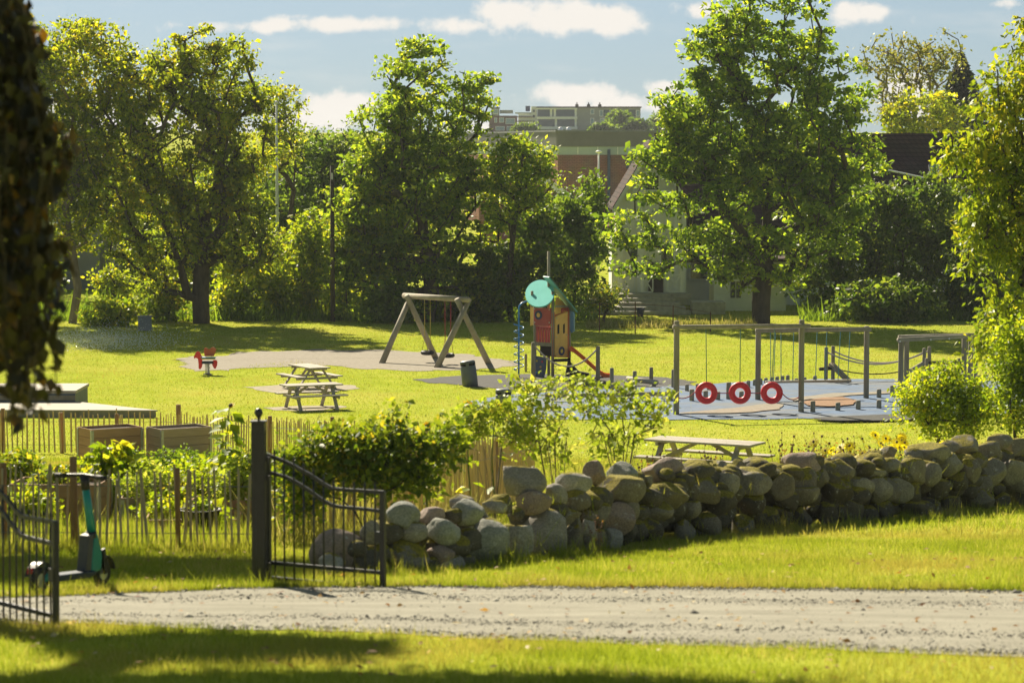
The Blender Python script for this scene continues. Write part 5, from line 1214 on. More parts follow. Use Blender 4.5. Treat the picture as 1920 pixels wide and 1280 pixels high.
# ------------------------------------------------------------------ stone wall and the tumbled boulders
def stonemat(name, ca, cb, cc, moss=0.5):
    """Granite: mottled grey to pinkish per stone, pale lichen blotches, moss where the face looks up."""
    m = bpy.data.materials.new(name); m.use_nodes = True; nt = m.node_tree; N, L = nt.nodes.new, nt.links.new; b = nt.nodes['Principled BSDF']
    b.inputs['Roughness'].default_value = .92; b.inputs['Specular IOR Level'].default_value = .2
    g = N('ShaderNodeNewGeometry'); oi = N('ShaderNodeObjectInfo')
    def nz(scale, det=8, r=.6):
        n = N('ShaderNodeTexNoise'); n.inputs['Scale'].default_value = scale; n.inputs['Detail'].default_value = det; n.inputs['Roughness'].default_value = r; L(g.outputs['Position'], n.inputs['Vector']); return n.outputs['Fac']
    def ramp(fac, p0, p1, c0=(0, 0, 0), c1=(1, 1, 1)):
        r = N('ShaderNodeValToRGB'); e = r.color_ramp.elements; e[0].position = p0; e[1].position = p1; e[0].color = (*c0, 1); e[1].color = (*c1, 1); L(fac, r.inputs[0]); return r.outputs[0]
    def mix(f, a, c, bt='MIX'):
        x = N('ShaderNodeMix'); x.data_type = 'RGBA'; x.blend_type = bt
        (L(f, x.inputs['Factor']) if not isinstance(f, float) else setattr(x.inputs['Factor'], 'default_value', f))
        for i, q in ((6, a), (7, c)):
            if isinstance(q, tuple): x.inputs[i].default_value = (*q, 1)
            else: L(q, x.inputs[i])
        return x.outputs[2]
    base = mix(oi.outputs['Random'], ca, cb)
    base = mix(ramp(nz(9), .35, .7), base, mix(.5, base, cc))
    base = mix(ramp(nz(60, 4), .38, .6, (.6, .6, .6)), (0, 0, 0), base)
    base = mix(ramp(nz(14, 6, .7), .60, .68), base, (.42, .42, .37))       # lichen
    sp = N('ShaderNodeSeparateXYZ'); L(g.outputs['Normal'], sp.inputs[0])
    a = N('ShaderNodeMath'); a.operation = 'MULTIPLY_ADD'; L(sp.outputs[2], a.inputs[0]); a.inputs[1].default_value = .55; L(nz(2.6, 7, .65), a.inputs[2])
    base = mix(ramp(a.outputs[0], 1.12 - moss * .34, 1.18 - moss * .34), base, mix(ramp(nz(40, 3), .3, .7), (.085, .08, .014), (.32, .265, .028)))
    L(base, b.inputs['Base Color'])
    bp = N('ShaderNodeBump'); bp.inputs['Strength'].default_value = .7; bp.inputs['Distance'].default_value = .02; L(nz(22, 8, .65), bp.inputs['Height']); L(bp.outputs[0], b.inputs['Normal'])
    return m
M_STONE = stonemat('granite', (.44, .42, .36), (.30, .265, .22), (.20, .19, .16), .45)
M_STONEG = stonemat('green_grey_granite', (.34, .35, .29), (.26, .265, .22), (.42, .42, .37), .30)
M_STONEP = stonemat('pinkish_granite', (.42, .33, .27), (.32, .24, .19), (.24, .19, .15), .30)
M_STONEW = stonemat('shaded_wall_granite', (.34, .315, .26), (.24, .21, .17), (.16, .15, .12), .62)  # granite toned down to imitate the shade on this stretch of wall
M_STONESH = stonemat('shade_dark_granite', (.14, .125, .095), (.095, .08, .06), (.07, .065, .045), .8)  # shade of the low courses and gaps painted in as darker stone
M_STONEM = stonemat('mossy_granite', (.30, .27, .205), (.21, .18, .135), (.14, .13, .095), .85)
import bmesh
def ico(sub):
    bm = bmesh.new(); bmesh.ops.create_icosphere(bm, subdivisions=sub, radius=1); bm.verts.ensure_lookup_table()
    V = np.array([v.co[:] for v in bm.verts]); T = np.array([[v.index for v in f.verts] for f in bm.faces]); bm.free(); return V, T
ICO4, ICO3, ICO2 = ico(4), ico(3), ico(2)
def stone_verts(rg, base, facets=11, rough=.062, cmin=.50):
    V = base.copy()
    for _ in range(facets):
        n = rg.normal(size=3); n /= np.linalg.norm(n); c = rg.uniform(cmin, .88); q = V @ n - c
        V -= np.clip(q, 0, None)[:, None] * n * rg.uniform(.8, 1)
    o = rg.uniform(0, 50, 3); nn = np.array([mnoise.noise(Vector(v * 1.3 + o)) * 1.6 + mnoise.noise(Vector(v * 3.7 + o)) * .55 + mnoise.noise(Vector(v * 9 + o)) * .32 for v in V])
    V = V * (1 + rough * nn)[:, None]
    return (V - (V.max(0) + V.min(0)) / 2) / ((V.max(0) - V.min(0)) / 2) * .98
def stone(name, c, size, m, seed, parent=None, ico_=None, tilt=.25, facets=9, cmin=.50):
    rg = np.random.default_rng(seed); V = stone_verts(rg, (ico_ or ICO4)[0], facets, cmin=cmin)
    V = V * np.array(size) / 2; M = (Matrix.Rotation(rg.normal(0, tilt), 3, 'Y') @ Matrix.Rotation(rg.uniform(-.4, .4), 3, 'Z') @ Matrix.Rotation(rg.normal(0, .2), 3, 'X')); V = V @ np.array(M).T
    o = npmesh(name, V, (ico_ or ICO4)[1], m, parent, True); o.location = c; return o
HEAP = [ # px, py, w, h, material, label : loose boulders at the open end of the wall
    (634, 1036, 108, 88, 'P', 'large brownish boulder seen through the bars of the gate leaf'), (622, 1060, 46, 50, 'S', 'small upright boulder at the very end of the heap, low behind the gate bars'),
    (694, 998, 38, 48, 'S', 'narrow upright boulder behind the end post of the gate leaf'), (757, 968, 66, 58, 'G', 'rounded grey green boulder on top, just right of the gate leaf'),
    (773, 999, 56, 40, 'S', 'flat dark boulder wedged under the rounded one beside the gate'), (755, 1044, 104, 70, 'M', 'long low boulder with a tuft of yellow moss next to the gate post end'),
    (829, 998, 64, 58, 'G', 'round boulder in the middle of the heap, above the pinkish one'), (897, 1012, 116, 80, 'G', 'biggest smooth grey green boulder of the heap'),
    (825, 1040, 56, 38, 'P', 'small pinkish boulder at the foot of the heap'), (837, 1062, 72, 42, 'S', 'rough lichen-spotted boulder lowest at the front of the heap'),
    (877, 960, 62, 46, 'G', 'pale rounded boulder high in the heap behind the biggest one'), (1022, 998, 86, 92, 'S', 'large pale sunlit boulder at the right end of the heap')]
STONES = [ # px, py, w, h, material, extra depth
    (866, 943, 50, 34, 'S', .35), (927, 949, 48, 26, 'S', .3), (920, 984, 42, 32, 'S', 0), (808, 966, 54, 32, 'P', .25), (985, 902, 82, 58, 'S', .25), (998, 942, 68, 46, 'P', .1), (973, 1016, 62, 64, 'S', 0),
    (1074, 903, 72, 42, 'S', .1), (1115, 887, 46, 50, 'P', .25), (1166, 889, 60, 46, 'G', .35), (1162, 920, 98, 60, 'M', 0), (1078, 938, 60, 42, 'M', 0), (1042, 930, 44, 50, 'S', .1), (1066, 965, 50, 34, 'M', 0),
    (1076, 1000, 42, 68, 'M', 0), (1102, 993, 38, 42, 'S', 0), (1150, 974, 84, 66, 'P', .05), (1148, 1010, 46, 40, 'S', 0), (1210, 903, 30, 24, 'S', .2), (1225, 886, 44, 36, 'P', .55), (1253, 879, 54, 46, 'P', .6),
    (1250, 930, 84, 60, 'M', 0), (1306, 917, 90, 52, 'M', 0), (1338, 879, 62, 30, 'S', .7), (1366, 908, 46, 46, 'S', 0), (1410, 905, 76, 46, 'S', 0), (1463, 911, 54, 56, 'M', 0), (1505, 907, 58, 62, 'M', 0), (1503, 869, 76, 46, 'P', .45),
    (1416, 874, 56, 36, 'S', .7), (1384, 876, 40, 30, 'S', .75), (1580, 882, 48, 38, 'S', .1), (1575, 917, 36, 46, 'M', 0), (1610, 916, 56, 56, 'S', 0), (1644, 918, 60, 50, 'S', 0), (1630, 866, 66, 34, 'S', .5), (1632, 886, 60, 32, 'S', .15),
    (1705, 886, 78, 56, 'M', 0), (1665, 848, 36, 26, 'S', .8), (1688, 918, 52, 50, 'S', 0), (1742, 847, 82, 40, 'S', .6), (1746, 889, 40, 48, 'S', 0), (1781, 871, 50, 46, 'S', .1), (1805, 834, 60, 38, 'S', .7), (1850, 849, 56, 40, 'S', .5),
    (1818, 881, 44, 46, 'M', 0), (1875, 827, 50, 30, 'S', .8), (1908, 839, 48, 38, 'S', .6), (1859, 887, 54, 58, 'S', 0), (1898, 885, 48, 50, 'S', 0), (1552, 876, 36, 26, 'S', .4), (1668, 872, 46, 30, 'S', .3), (1715, 852, 40, 24, 'S', .9),
    (1775, 838, 46, 26, 'S', .9), (1835, 862, 40, 30, 'S', .2), (1290, 893, 40, 26, 'S', .4), (1190, 903, 34, 26, 'S', .3), (1450, 884, 44, 26, 'S', .5), (1540, 893, 36, 30, 'M', .1)]
MM = {'S': M_STONE, 'G': M_STONEG, 'P': M_STONEP, 'M': M_STONEM}
def stone_at(px, py, w, h, extra):
    d = wall_d(px) + .12 + w / 2 / sc(30); hh = 0
    for _ in range(4):
        p = at(px, py, d + extra); hh = max(0, p.z - gz(p.y)); d = wall_d(px) + .10 + .45 * w / sc(p.y) + .32 * hh
    p = at(px, py, d + extra); s = sc(p.y); return p, w / s, h / s
for i, (px, py, w, h, k, lab) in enumerate(HEAP):
    p, W, H = stone_at(px, py, w, h, 0.0 if i != 0 else .1)
    o = stone('boulder', p, (W * 1.06, W * .9 if W < .5 else W * .8, H * 1.06), MM[k], 300 + i, tilt=.12, facets=6, cmin=.66); tag(o, lab, 'boulder', 'loose boulders at the end of the stone wall')
wb = Vector((*wall_xy(1300, .6), 0)); wb.z = gz(wb.y)
WT = thing('stone_wall', 'long dry stone wall of mossy granite boulders running off to the right', 'stone wall', wb)
rgw = np.random.default_rng(77)
for i, (px, py, w, h, k, e) in enumerate(STONES):
    p, W, H = stone_at(px, py, w, h, e)
    stone('boulder', p - wb, (W * 1.04, W * .85, H * 1.04), M_STONEW if (px > 1180 and k in 'SG') else MM[k], 400 + i, WT, tilt=.15)
# lower courses, shade put into the stone colour: the largest as parts, the rest as one rubble part
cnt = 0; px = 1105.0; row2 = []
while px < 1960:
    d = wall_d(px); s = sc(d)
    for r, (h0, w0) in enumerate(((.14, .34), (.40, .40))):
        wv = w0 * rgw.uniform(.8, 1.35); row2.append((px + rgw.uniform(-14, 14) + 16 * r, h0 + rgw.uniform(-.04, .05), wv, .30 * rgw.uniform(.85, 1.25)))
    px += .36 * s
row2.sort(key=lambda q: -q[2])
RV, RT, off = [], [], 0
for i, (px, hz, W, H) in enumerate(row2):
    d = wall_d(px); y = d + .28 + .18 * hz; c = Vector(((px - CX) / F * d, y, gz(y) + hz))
    if i < 41: stone('boulder', c - wb, (W, W * .9, H), (M_STONESH if rgw.uniform() < .7 else M_STONEM), 600 + i, WT, ICO3, tilt=.2)
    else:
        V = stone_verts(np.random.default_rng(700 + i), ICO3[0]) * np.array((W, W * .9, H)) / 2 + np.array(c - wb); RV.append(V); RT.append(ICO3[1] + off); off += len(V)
for i in range(700):   # heart of the wall and its far face
    px = rgw.uniform(1080, 2350); dd = rgw.uniform(.45, 1.35); hz = rgw.uniform(.05, .82 - (.1 if dd > 1.1 else 0)); d = wall_d(px); y = d + dd; W = rgw.uniform(.18, .42)
    if px < 1180: hz *= .75
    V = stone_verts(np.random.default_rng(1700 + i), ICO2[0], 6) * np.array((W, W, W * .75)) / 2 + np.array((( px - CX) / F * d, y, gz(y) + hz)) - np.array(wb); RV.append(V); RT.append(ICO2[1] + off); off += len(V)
for i in range(60):    # rest of the wall outside the picture
    px = rgw.uniform(1940, 2350); d = wall_d(px); hz = rgw.uniform(.1, .9); y = d + .25 + .2 * hz; W = rgw.uniform(.3, .55)
    V = stone_verts(np.random.default_rng(2700 + i), ICO2[0], 8) * np.array((W, W * .9, W * .75)) / 2 + np.array(((px - CX) / F * d, y, gz(y) + hz)) - np.array(wb); RV.append(V); RT.append(ICO2[1] + off); off += len(V)
for i in range(90):    # small stones filling the heap
    px = rgw.uniform(600, 1110); d = wall_d(px); dd = rgw.uniform(.25, 1.1); top = np.interp(px, [600, 700, 800, 950, 1110], [.15, .42, .52, .7, .75]); hz = rgw.uniform(0, 1) * min(top, dd * .9); y = d + dd; W = rgw.uniform(.16, .36)
    V = stone_verts(np.random.default_rng(3700 + i), ICO2[0], 8) * np.array((W, W * .9, W * .75)) / 2 + np.array(((px - CX) / F * d, y, gz(y) + hz)) - np.array(wb); RV.append(V); RT.append(ICO2[1] + off); off += len(V)
kind(npmesh('rubble', np.concatenate(RV), np.concatenate(RT), M_STONESH, WT, True), 'stuff')
# ------------------------------------------------------------------ wrought iron gate
M_IRON = mat('black_iron', (0.022, 0.022, 0.02), (0.014, 0.014, 0.013), scale=20, rough=.42, bump=.15, spec=.5, c3=(.028, .026, .022))
GX = [0, .18, .32, .47, .64, .80, 1.13]
def gate_leaf(label, o, ang, dz=0.0):
    t = thing('gate_leaf', label, 'gate', o, ang, 'leaves of the black iron driveway gate')
    S = 195.0; zb = lambda px: 1084 + (px - 500) * 15 / 220
    top = [(500, 847), (517, 853), (535, 860), (551, 867), (567, 876), (583, 884), (597, 893), (611, 902), (625, 909), (640, 911), (655, 912), (690, 914), (720, 916)]
    low = [(500, 879), (517, 883), (535, 888), (551, 895), (567, 904), (583, 914), (597, 924), (611, 933), (625, 940), (640, 943), (655, 944), (690, 947), (718, 950)]
    L = lambda q: Vector(((q[0] - 500) / S, 0, (zb(q[0]) - q[1]) / S + .0))
    for nm, pl in (('top_rail', top), ('middle_rail', low)):
        mb = MB()
        for a, c in zip(pl[:-1], pl[1:]): mb.bar(L(a), L(c) + (L(c) - L(a)) * .08, .03, .032)
        mb.build(nm, M_IRON, t)
    for nm, h in (('lower_rail', .19), ('bottom_rail', .045)): MB().box((.56, 0, h), (1.13, .032, .034)).build(nm, M_IRON, t)
    MB().box((1.13, 0, .46), (.045, .045, .97)).build('end_post', M_IRON, t, bevel=.006); MB().box((.015, 0, .60), (.035, .035, 1.22)).build('hinge_stile', M_IRON, t)
    for px in (515, 533, 552, 571, 590, 609, 628, 647, 667, 687, 706):
        z1 = L((px, float(np.interp(px, *zip(*top))))).z; x = (px - 500) / S; mb = MB()
        mb.tube([(x, 0, .04), (x, 0, z1 + .035)], .0085, 8); mb.lathe([(.010, 0), (.014, .012), (.001, .05)], (x, 0, z1 + .035), n=8); mb.build('bar', M_IRON, t, True)
    MB().box((1.10, 0, .52), (.07, .055, .10)).build('lock_box', M_IRON, t)
    return t
def gate_post(label, o, ang):
    t = thing('gate_post', label, 'gate post', o, ang, 'square iron gate posts'); h = 1.56
    MB().box((0, 0, h / 2 - .1), (.125, .125, h + .2)).build('shaft', M_IRON, t, bevel=.006)
    mb = MB()
    for x, y in ((-.035, -.064), (.035, -.064), (-.035, .064), (.035, .064), (-.064, .035), (.064, .035), (-.064, -.035), (.064, -.035)): mb.box((x, y, h / 2 + .03), (.03 if abs(y) > .05 else .006, .006 if abs(y) > .05 else .03, h - .22))
    mb.build('fluting', M_IRON, t); MB().box((0, 0, h + .006), (.148, .148, .014)).build('cap', M_IRON, t)
    MB().lathe([(.012, 0), (.014, .03), (.03, .045), (.044, .075), (.03, .11), (.004, .122)], (0, 0, h + .012), n=16).build('ball_finial', M_IRON, t, True)
    for z in (.18, 1.02, 1.20): MB().box((.08, 0, z), (.05, .035, .045)).build('hinge', M_IRON, t)
    return t
gp0 = gp(487, 1093); gate_post('tall square black gate post with a ball on top', gp0, R(-4))
go = gp(500, 1091); ge = gp(720, 1101); dv = ge - go
gl = gate_leaf('open black iron gate leaf with a swept-down top hung from the tall ball-topped post', go + Vector((0.01, 0, .0)), math.atan2(dv.y, dv.x)); gl.scale = (1.16, 1, 1.02)
e = gp(105, 1176); dr = Vector((-.68, .73, 0)).normalized(); o = e + dr * 1.13; o.z = gz(o.y) - .02
g2 = gate_leaf('open black iron gate leaf at the left edge, partly in front of the scooter', o, math.atan2(-dr.y, -dr.x)); g2.rotation_euler = (0, math.asin((o.z - e.z + .10) / 1.13), math.atan2(-dr.y, -dr.x))
q = o + dr * .09; q.z = gz(q.y); gate_post('black gate post just outside the left edge', q, math.atan2(-dr.y, -dr.x))
# ------------------------------------------------------------------ scooter
def scooter():
    M_T = mat('teal_paint', (.022, .23, .20), (.018, .19, .165), scale=3, rough=.3); M_BK = mat('black_plastic', (.018, .018, .02), (.012, .012, .013), scale=9, rough=.45); M_DB = mat('dark_blue_deck', (.02, .035, .06), rough=.5)
    r, f = gp(73, 1113), gp(190, 1098); v = f - r; Lw = v.length; t = thing('electric_scooter', 'teal electric scooter parked on the grass between the gate leaves', 'scooter', r, math.atan2(v.y, v.x)); t.rotation_euler = (0, -math.asin((f.z - r.z) / Lw), math.atan2(v.y, v.x))
    for x, nm in ((0, 'rear_wheel'), (Lw, 'front_wheel')):
        w = MB().torus((x, 0, .125), (0, 1, 0), .092, .033, 28, 10, 1.1).build(nm, M_TYRE, t, True); MB().lathe([(.065, -.025), (.065, .025)], (x, 0, .125), (0, 1, 0), 20).build('hub', M_STEEL, w); MB().torus((x, 0, .125), (0, 1, 0), .066, .009, 24, 6).build('rim', M_PALEG, w, True)
    mb = MB(); mb.prism([(.10, -.085, .13), (.16, -.085, .105), (Lw - .33, -.085, .105), (Lw - .22, -.085, .13), (Lw - .22, -.085, .165), (.16, -.085, .165), (.10, -.085, .17)], (0, .17, 0)); mb.build('deck', M_DB, t, bevel=.01)
    mb = MB(); mb.prism([(.02, -.05, .11), (.15, -.05, .12), (.15, -.05, .20), (.06, -.05, .19)], (0, .10, 0)); mb.build('rear_fork', M_T, t, bevel=.008)
    mb = MB(); a = [(.172 * math.cos(k), .172 * math.sin(k)) for k in np.linspace(.4, 2.9, 10)]; b_ = [(.158 * math.cos(k), .158 * math.sin(k)) for k in np.linspace(2.9, .4, 10)]
    mb.prism([(x, -.05, .125 + z) for x, z in a + b_], (0, .10, 0)); mb.build('rear_fender', M_BK, t); MB().box((-.155, 0, .22), (.02, .05, .05)).build('tail_light', mat('red_lens', (.35, .02, .02), rough=.2), t)
    xt = Lw - .16
    mb = MB(); mb.prism([(xt - .09, -.05, .13), (Lw - .08, -.05, .16), (Lw - .07, -.05, .30), (xt + .01, -.05, .50), (xt - .05, -.05, .52), (xt - .08, -.05, .30)], (0, .10, 0)); mb.build('lower_body', M_T, t, bevel=.015)
    mb = MB(); mb.prism([(xt - .19, -.055, .16), (xt - .10, -.055, .16), (xt - .07, -.055, .52), (xt - .16, -.055, .50)], (0, .11, 0)); mb.build('battery_case', mat('grey_plastic', (.07, .07, .072), rough=.5), t, bevel=.012)
    mb = MB()
    for s_ in (-.045, .045): mb.bar((Lw - .06, s_, .36), (Lw, s_, .125), .022, .05)
    mb.build('front_fork', M_BK, t); mb = MB(); a = [(.17 * math.cos(k), .17 * math.sin(k)) for k in np.linspace(.2, 2.2, 9)]; b_ = [(.155 * math.cos(k), .155 * math.sin(k)) for k in np.linspace(2.2, .2, 9)]
    mb.prism([(Lw + x, -.045, .125 + z) for x, z in a + b_], (0, .09, 0)); mb.build('front_fender', M_BK, t)
    MB().tube([(xt - .03, 0, .50), (xt - .16, 0, .96)], [.045, .034], 14).build('stem', M_T, t, True); MB().tube([(xt - .035, 0, .47), (xt - .045, 0, .53)], .052, 14).build('collar', M_BK, t, True)
    MB().tube([(xt - .158, 0, .93), (xt - .185, 0, 1.06)], [.040, .046], 12).build('head_block', M_BK, t, True)
    mb = MB(); mb.tube([(xt - .25, -.27, 1.05), (xt - .21, -.1, 1.06), (xt - .19, 0, 1.065), (xt - .21, .1, 1.06), (xt - .25, .27, 1.05)], .018, 10); mb.build('handlebar', M_BK, t, True)
    for k in (-1, 1): MB().tube([(xt - .235, k * .17, 1.055), (xt - .25, k * .285, 1.05)], .024, 10).build('grip', M_TYRE, t, True)
    MB().box((xt - .16, 0, 1.03), (.05, .05, .06)).build('headlight', M_PALEG, t, bevel=.008); MB().bar((.45, .09, .12), (.38, .20, .0), .015, .015).build('kickstand', M_STEEL, t)
scooter()
# ------------------------------------------------------------------ paling fences
M_PALE_W = mat('split_chestnut_paling', (.46, .38, .26), (.31, .25, .165), scale=4, rough=.85, bump=.3, stretch=(3, 3, .4)); M_POSTW = mat('brown_fence_post', (.33, .19, .085), (.23, .13, .06), scale=4, rough=.85, bump=.3, stretch=(3, 3, .4)); M_WIRE = mat('fence_wire', (.25, .25, .25), rough=.5, metal=.6)
M_REED = mat('backlit_gold_paling', (.56, .42, .20), (.40, .29, .13), scale=4, rough=.8, bump=.3, stretch=(3, 3, .4))  # colour lightened to gold to imitate sun glowing through the palings
def paling(name, label, pts, h, gap, posts, seed, group, w=.03, hv=.05, lean=.03, m=None):
    rg = np.random.default_rng(seed); o = Vector(pts[0]); t = thing(name, label, 'fence', o, group=group); seg = [(Vector(a), Vector(c)) for a, c in zip(pts[:-1], pts[1:])]
    mb, wires = MB(), MB()
    for a, c in seg:
        L = (c - a).length; u = (c - a).normalized(); x = 0
        while x < L:
            p = a + u * x; p.z = gz(p.y); hh = h + rg.normal(0, hv); l = u * rg.normal(0, lean) * hh; ww = w * rg.uniform(.6, 1.25); ang = math.atan2(u.y, u.x) + rg.normal(0, .3)
            tp = p + l + Vector((0, 0, hh)) - o; bt = p + Vector((0, 0, .03)) - o; e = Vector((math.cos(ang), math.sin(ang), 0)) * ww / 2; n = Vector((-math.sin(ang), math.cos(ang), 0)) * .008; k = rg.normal(0, .01)
            V = [bt - e - n, bt + e - n, bt + e + n, bt - e + n, tp - e * .8 - n + Vector((0, 0, k)), tp + e * .8 - n - Vector((0, 0, k)), tp + e * .8 + n - Vector((0, 0, k)), tp - e * .8 + n + Vector((0, 0, k))]
            mb.add(V, [(0, 1, 5, 4), (1, 2, 6, 5), (2, 3, 7, 6), (3, 0, 4, 7), (4, 5, 6, 7), (0, 3, 2, 1)]); x += gap * rg.uniform(.75, 1.3)
        for q in (.22, .80):
            for dn in (-.014, .014): wires.tube([a + Vector((dn, dn, h * q)) - o, c + Vector((dn, dn, h * q)) - o], .003, 5)
    mb.build('palings', m or M_PALE_W, t); wires.build('wire', M_WIRE, t)
    for p, hp, r in posts:
        p = Vector(p); p.z = gz(p.y); MB().lathe([(r, -.1), (r, hp - r * .2), (r * .85, hp)], p - o, n=10).build('post', M_POSTW, t, True)
    return t
def P3(px, d): p = at(px, 600, d); p.z = gz(d); return p
GRP = 'chestnut paling fences round the vegetable garden'
paling('paling_fence', 'near paling fence between the left gate leaf and the ball-topped post', [P3(-330, 30.6), P3(470, 30)], .93, .082, [(P3(134, 30.15), 1.08, .042), (P3(330, 29.9), .96, .03), (P3(-160, 30.4), 1.0, .04), (P3(2, 30.4), 1.0, .04)], 81, GRP)
paling('paling_fence', 'far paling fence across the lawn behind the raised beds and the rose bush', [P3(-320, 65), P3(300, 64.5), P3(520, 60), P3(905, 49)], .98, .125, [(P3(3, 64.8), 1.1, .05), (P3(113, 64.8), 1.0, .05), (P3(217, 64.6), .98, .05), (P3(333, 64), 1.22, .06), (P3(505, 60.3), 1.05, .05), (P3(622, 57), 1.1, .045)], 82, GRP, w=.042, m=M_REED)
paling('paling_fence', 'golden reed-like paling fence running down to the end of the stone wall', [P3(1002, 44), P3(875, 36.2), P3(720, 33), P3(500, 31.8)], 1.0, .055, [(P3(930, 39.2), 1.05, .035), (P3(770, 33.9), 1.0, .035)], 83, GRP, w=.028, hv=.08, lean=.06, m=M_REED)
# ------------------------------------------------------------------ raised beds and vegetables
M_CRATE = mat('crate_board', (.44, .265, .14), (.31, .185, .10), scale=3, rough=.85, bump=.4, stretch=(.4, .4, 2.5)); M_CRATEG = mat('grey_crate_board', (.42, .32, .21), (.29, .22, .145), scale=3, rough=.85, bump=.4, stretch=(.4, .4, 2.5)); M_SOIL = mat('soil', (.07, .05, .032), (.035, .026, .018), scale=9, rough=1, bump=.8)
def raised_bed(label, p, rz, L=1.2, W=.8, n=4, m=None, soil=True):
    t = thing('raised_bed', label, 'raised bed', p, rz, 'pallet collar raised beds'); m = m or M_CRATE
    for k in range(n):
        z = .1 + .2 * k; mb = MB(); mb.box((0, -W / 2, z), (L, .022, .193)); mb.box((0, W / 2, z), (L, .022, .193)); mb.box((-L / 2 + .011, 0, z), (.022, W - .023, .193)); mb.box((L / 2 - .011, 0, z), (.022, W - .023, .193)); mb.build('collar', m, t, bevel=.004)
    for x in (-L / 2, L / 2):
        for y in (-W / 2, W / 2):
            sx, sy = (1 if x > 0 else -1), (1 if y > 0 else -1); e = .013; Lp = [(x + sx * e, y + sy * (e + .01)), (x - sx * .05, y + sy * (e + .01)), (x - sx * .05, y + sy * (e + .002)), (x + sx * .002, y + sy * (e + .002)), (x + sx * .002, y - sy * .05), (x + sx * e, y - sy * .05)]
            MB().prism([(p, q, .03) for p, q in Lp], (0, 0, .2 * n - .06)).build('corner_hinge', M_STEEL, t)
    if soil: MB().box((0, 0, .2 * n - .08), (L - .05, W - .05, .04)).build('soil', M_SOIL, t)
    return t
raised_bed('tall brown raised bed, left of the two before the far fence', P3(204, 60.6), R(32), 1.25, .8, 4, M_CRATE)
raised_bed('tall grey brown raised bed, right of the two before the far fence', P3(334, 60.8), R(32), 1.25, .8, 4, M_CRATEG)
BEDS = [(310, 36, 5, 2, M_CRATEG, 'raised bed of herbs in the middle of the garden row'), (450, 35.2, -6, 2, M_CRATE, 'reddish raised bed nearest the ball-topped gate post'), (215, 37.5, 8, 2, M_CRATEG, 'raised bed behind the scooter handlebar'), (110, 35.4, -4, 3, M_CRATE, 'reddish raised bed left of the scooter stem'), (20, 38, 4, 3, M_CRATEG, 'grey raised bed at the left edge of the garden'), (400, 42, 6, 2, M_CRATEG, 'long pale-edged raised bed behind the herbs'), (250, 47, 3, 2, M_CRATEG, 'pale-edged raised bed before the two tall ones'), (440, 50, -3, 2, M_CRATEG, 'pale-edged raised bed right of the two tall ones'), (360, 34.2, 3, 1, M_CRATE, 'low reddish raised bed close behind the near fence')]
for px, d, rz, n, m, lab in BEDS: raised_bed(lab, P3(px, d), R(rz), 1.2, .8, n, m)
VEG = [ # px, d, blobs, n, leaf, material, label
    (215, 37, [(215, 880, 42, 26), (205, 910, 40, 30)], 900, .15, M_LIME, 'big-leaved bright green plant rising behind the scooter handlebar'),
    (215, 36.2, [(220, 940, 36, 30), (180, 930, 24, 24)], 1300, .07, M_LIME, 'dense leafy vegetable clump right of the scooter stem'),
    (270, 35.8, [(275, 930, 36, 36)], 1500, .05, M_PALEL, 'feathery pale green vegetable clump in the herb bed'),
    (330, 35.8, [(325, 945, 36, 30)], 1400, .06, M_BUSHL, 'green vegetable clump behind the middle fence stake'),
    (375, 35.6, [(378, 940, 36, 40)], 1400, .07, M_LIME, 'tall leafy vegetable clump in front of the sunflower stalk'),
    (385, 33.6, [(388, 985, 24, 26)], 700, .09, M_LIME, 'broad-leaved seedling pot plant low behind the near fence'),
    (450, 35, [(450, 935, 30, 30), (440, 905, 26, 24)], 1200, .06, M_PALEL, 'yellowing vegetable clump beside the ball-topped gate post'),
    (100, 35.6, [(110, 925, 40, 26)], 1200, .07, M_BUSHL, 'leafy vegetable clump in the reddish bed left of the scooter stem'),
    (30, 37.6, [(30, 900, 50, 34)], 1200, .08, M_BUSHL, 'leafy vegetable clump at the left edge of the garden'),
    (410, 41, [(420, 880, 46, 20), (360, 885, 30, 18)], 1300, .06, M_HEDGE, 'low herb clump in the long pale-edged bed'),
    (330, 46, [(330, 868, 40, 12), (250, 868, 30, 12)], 900, .06, M_HEDGE, 'thin dry herb clump in front of the tall raised beds'),
    (160, 37.5, [(165, 900, 34, 26)], 900, .09, M_LIME, 'bright leafy vegetable clump left of the big-leaved plant'),
    (255, 38.5, [(262, 900, 30, 24)], 1000, .08, M_PALEL, 'pale leafy vegetable clump right of the big-leaved plant'),
    (300, 34.6, [(300, 975, 30, 26)], 900, .07, M_LIME, 'low bright vegetable clump in front of the herb bed'),
    (350, 38, [(352, 905, 32, 26)], 1100, .07, M_LIME, 'bright vegetable clump behind the middle fence stake, further back'),
    (410, 37, [(412, 910, 28, 30)], 1100, .07, M_LIME, 'bright vegetable clump at the foot of the sunflower stalk'),
    (462, 38, [(462, 890, 24, 30)], 900, .06, M_BUSHL, 'green vegetable clump just left of the ball-topped gate post'),
    (60, 34.5, [(60, 965, 40, 26)], 1000, .08, M_LIME, 'low leafy clump behind the left gate leaf'),
    (470, 33, [(540, 940, 34, 60), (520, 900, 24, 40)], 1500, .07, M_BUSHL, 'green climber behind the hinge side of the gate leaf')]
for i, (px, d, bl, n, L, m, lab) in enumerate(VEG): shrub('vegetable_plant', lab, P3(px, d), d, [(a, b - 8, c * 1.25, e * 1.35) for a, b, c, e in bl], 60, int(n * 1.7), L, m, 800 + i, r0=.012, spread=.10, nst=6, step=.15, rt=.003, shell=.1, group='vegetables in the garden', cat='plant')
